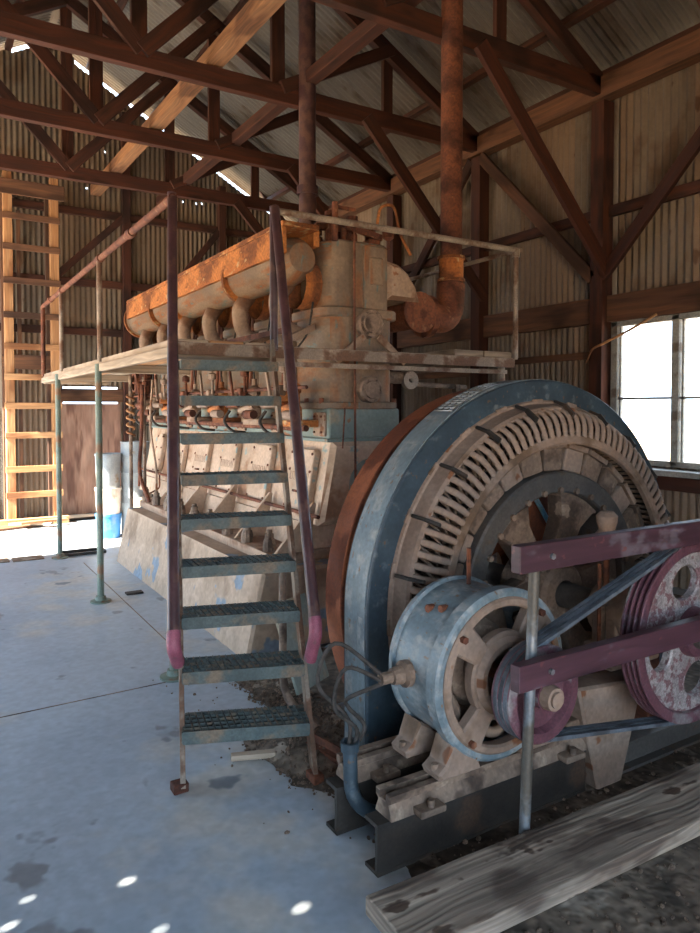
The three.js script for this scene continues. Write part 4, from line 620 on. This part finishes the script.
// ------------------------------------------------------------------ things at the back wall
{
  const t = thing('timber_ladder_tower', 'tall timber ladder frame with wide rungs by the back wall', 'ladder', [1.33, 0, -10.5]);
  for (const s of [-1, 1]) part(t, 'upright', beam([s * 0.29, 0, 0], [s * 0.29, 4.75, 0], 0.11, 0.13, 0.006), M.pale);
  for (const s of [-1, 1]) part(t, 'upright', beam([s * 0.29, 0, -0.5], [s * 0.29, 4.75, -0.5], 0.09, 0.1, 0.006), M.timberB);
  for (const h of [0.42, 0.77, 1.23, 1.63, 2.02, 2.43, 2.85, 3.31, 3.76, 4.17]) part(t, 'rung', beam([-0.36, h, 0.07], [0.36, h, 0.07], 0.03, 0.085, 0.004), h > 2.5 ? M.timberB : M.pale);  // lower rungs paler, upper browner: fall of the door light put into colour
  part(t, 'head_beam', [beam([-0.42, 4.55, 0.07], [0.42, 4.55, 0.07], 0.04, 0.2, 0.006)], M.timberB);
  part(t, 'sill', beam([-0.5, 0.05, 0.1], [0.42, 0.05, 0.1], 0.1, 0.1, 0.006), M.pale);
  part(t, 'rear_board', [beam([-0.34, 2.25, -0.44], [0.34, 2.25, -0.44], 0.03, 0.2), beam([-0.1, 0, -0.55], [-0.1, 4.4, -0.55], 0.05, 0.05)], M.timberB);
  const cols = [M.timberB, M.deck, M.pale];
  [[1.05, -10.2, 0.7, 0.3], [1.25, -10.25, 0.55, -0.5], [1.4, -10.18, 0.6, 0.15]].forEach(([x, z, l, a], i) => single('scrap_board', ['dark scrap board on the floor by the ladder foot', 'grey scrap board leaning across others by the ladder foot', 'pale scrap board on the floor by the ladder foot'][i], 'board', B(l, 0.03, 0.1, 0, 0, 0, 0.003).rotateY(a).translate(x, 0.018 + i * 0.031, z), cols[i], 'scrap boards by the ladder'));
  single('floor_mat', 'dark flat panel on the floor at the back wall', 'panel', B(0.6, 0.02, 0.4, 2.0, 0.012, -10.75, 0.004), M.black);
  const pr = (r, h) => [[0, 0], [r * 0.9, 0], [r * 0.92, 0.01], [r, h - 0.03], [r * 1.05, h - 0.03], [r * 1.05, h], [r * 0.96, h], [r * 0.95, h - 0.02], [0, h - 0.02]];
  const pails = [[0.15, 0.3, 0, M.bluePl, 'bright blue plastic pail at the bottom of the stack by the plinth'], [0.152, 0.32, 0.3, M.white, 'white plastic pail in the middle of the stack by the plinth'], [0.15, 0.42, 0.62, M.drum, 'grey pail on top of the stack by the plinth']];
  for (const [r, h, y, m, lab] of pails) single('pail', lab, 'pail', lat(pr(r, h), 'y', [1.97, y, -8.95], 24), m, 'stacked pails');
  const d = thing('steel_drum', 'grey steel drum standing behind the engine plinth', 'drum', [2.3, 0, -8.95]); part(d, 'body', lat([[0, 0], [0.17, 0], [0.175, 0.02], [0.17, 0.04], [0.17, 0.4], [0.178, 0.42], [0.17, 0.44], [0.17, 0.78], [0.178, 0.8], [0.17, 0.82], [0.17, 1.16], [0.176, 1.18], [0.165, 1.17], [0, 1.165]], 'y', [0, 0, 0], 28), M.drum);
  for (const [x, z, w] of [[0.62, -8.12, 'beside the next plate'], [0.95, -8.1, 'beside the pipe post']]) single('trench_plate', `thin steel trench plate in the floor ${w}`, 'plate', B(0.3, 0.012, 0.2, x, 0.007, z, 0.002), M.stringer, 'trench plates');
  const f = thing('drain_grate', 'dark open steel grate frame lying on the floor by the plinth', 'grate', [1.5, 0, -8.1]); part(f, 'edge_bar', [B(0.46, 0.03, 0.03, 0, 0.016, 0.1), B(0.46, 0.03, 0.03, 0, 0.016, -0.1), B(0.03, 0.03, 0.2, 0.22, 0.016, 0), B(0.03, 0.03, 0.2, -0.22, 0.016, 0)], M.black);
  // service pipes at the engine's far end
  for (const [x, z, h, w] of [[1.95, -7.75, 1.95, 'with a knotted rope'], [2.15, -7.95, 1.95, 'beside the governor']]) { const p = thing('service_pipe', `thin vertical pipe ${w} at the far end of the engine`, 'pipe', [x, 0, z]); part(p, 'tube', cyl([0, 0, 0], [0, h, 0], 0.02, 0.02, 10), M.cast); if (x < 2) part(p, 'rope', hose(Array.from({ length: 30 }, (_, i) => [0.04 * Math.cos(i * 1.3), 1.3 + i * 0.016, 0.04 * Math.sin(i * 1.3)]), 0.013, 80, 6), M.pale); }
  single('hose', 'brown hose hanging in a loop at the far end of the engine', 'hose', hose([[2.05, 1.85, -7.65], [2.04, 1.3, -7.66], [1.98, 0.9, -7.5], [2.02, 0.62, -7.3]], 0.02), M.rust);
  single('hose', 'thin pale hose hanging straight beside the brown hose', 'hose', hose([[2.12, 1.9, -7.5], [2.1, 1.4, -7.52], [2.14, 0.95, -7.46], [2.12, 0.62, -7.4]], 0.012), M.tan);
}
// hoses and offcuts by the generator foot
single('pressure_hose', 'grey hose curving down behind the stair to the flywheel', 'hose', hose([[1.75, 0.75, -3.6], [1.68, 0.4, -3.45], [1.6, 0.12, -3.25], [1.62, 0.04, -2.95]], 0.022), M.cast);
single('angle_iron', 'rusty angle iron lying at the foot of the generator', 'steel', [beam([1.46, 0.03, -3.2], [1.6, 0.04, -2.45], 0.04, 0.02), beam([1.48, 0.05, -3.2], [1.62, 0.06, -2.45], 0.008, 0.05)], M.rust);
single('hanging_rope', 'frayed rope hanging across the top corner of the window', 'rope', hose([[5.55, 2.04, -4.66], [5.553, 2.16, -4.6], [5.56, 2.22, -4.45], [5.59, 2.32, -4.2], [5.63, 2.44, -3.95]], 0.012), M.pale);
single('plywood_offcut', 'pale board leaning against the flywheel pit', 'board', B(0.32, 0.5, 0.02, 0, 0, 0, 0.003).rotateX(-0.35).rotateY(0.5).translate(1.84, 0.26, -3.55), M.teal);
single('wood_scrap', 'small wood scrap on the floor beside the stair foot', 'scrap', B(0.2, 0.025, 0.04, 0, 0, 0, 0.003).rotateY(-0.35).translate(1.27, 0.02, -2.92), M.deck);
single('steel_plate', 'small dark plate on the floor beside the plinth', 'plate', B(0.14, 0.015, 0.08, 1.55, 0.01, -6.1, 0.002), M.black);

renderer.render(scene, camera);
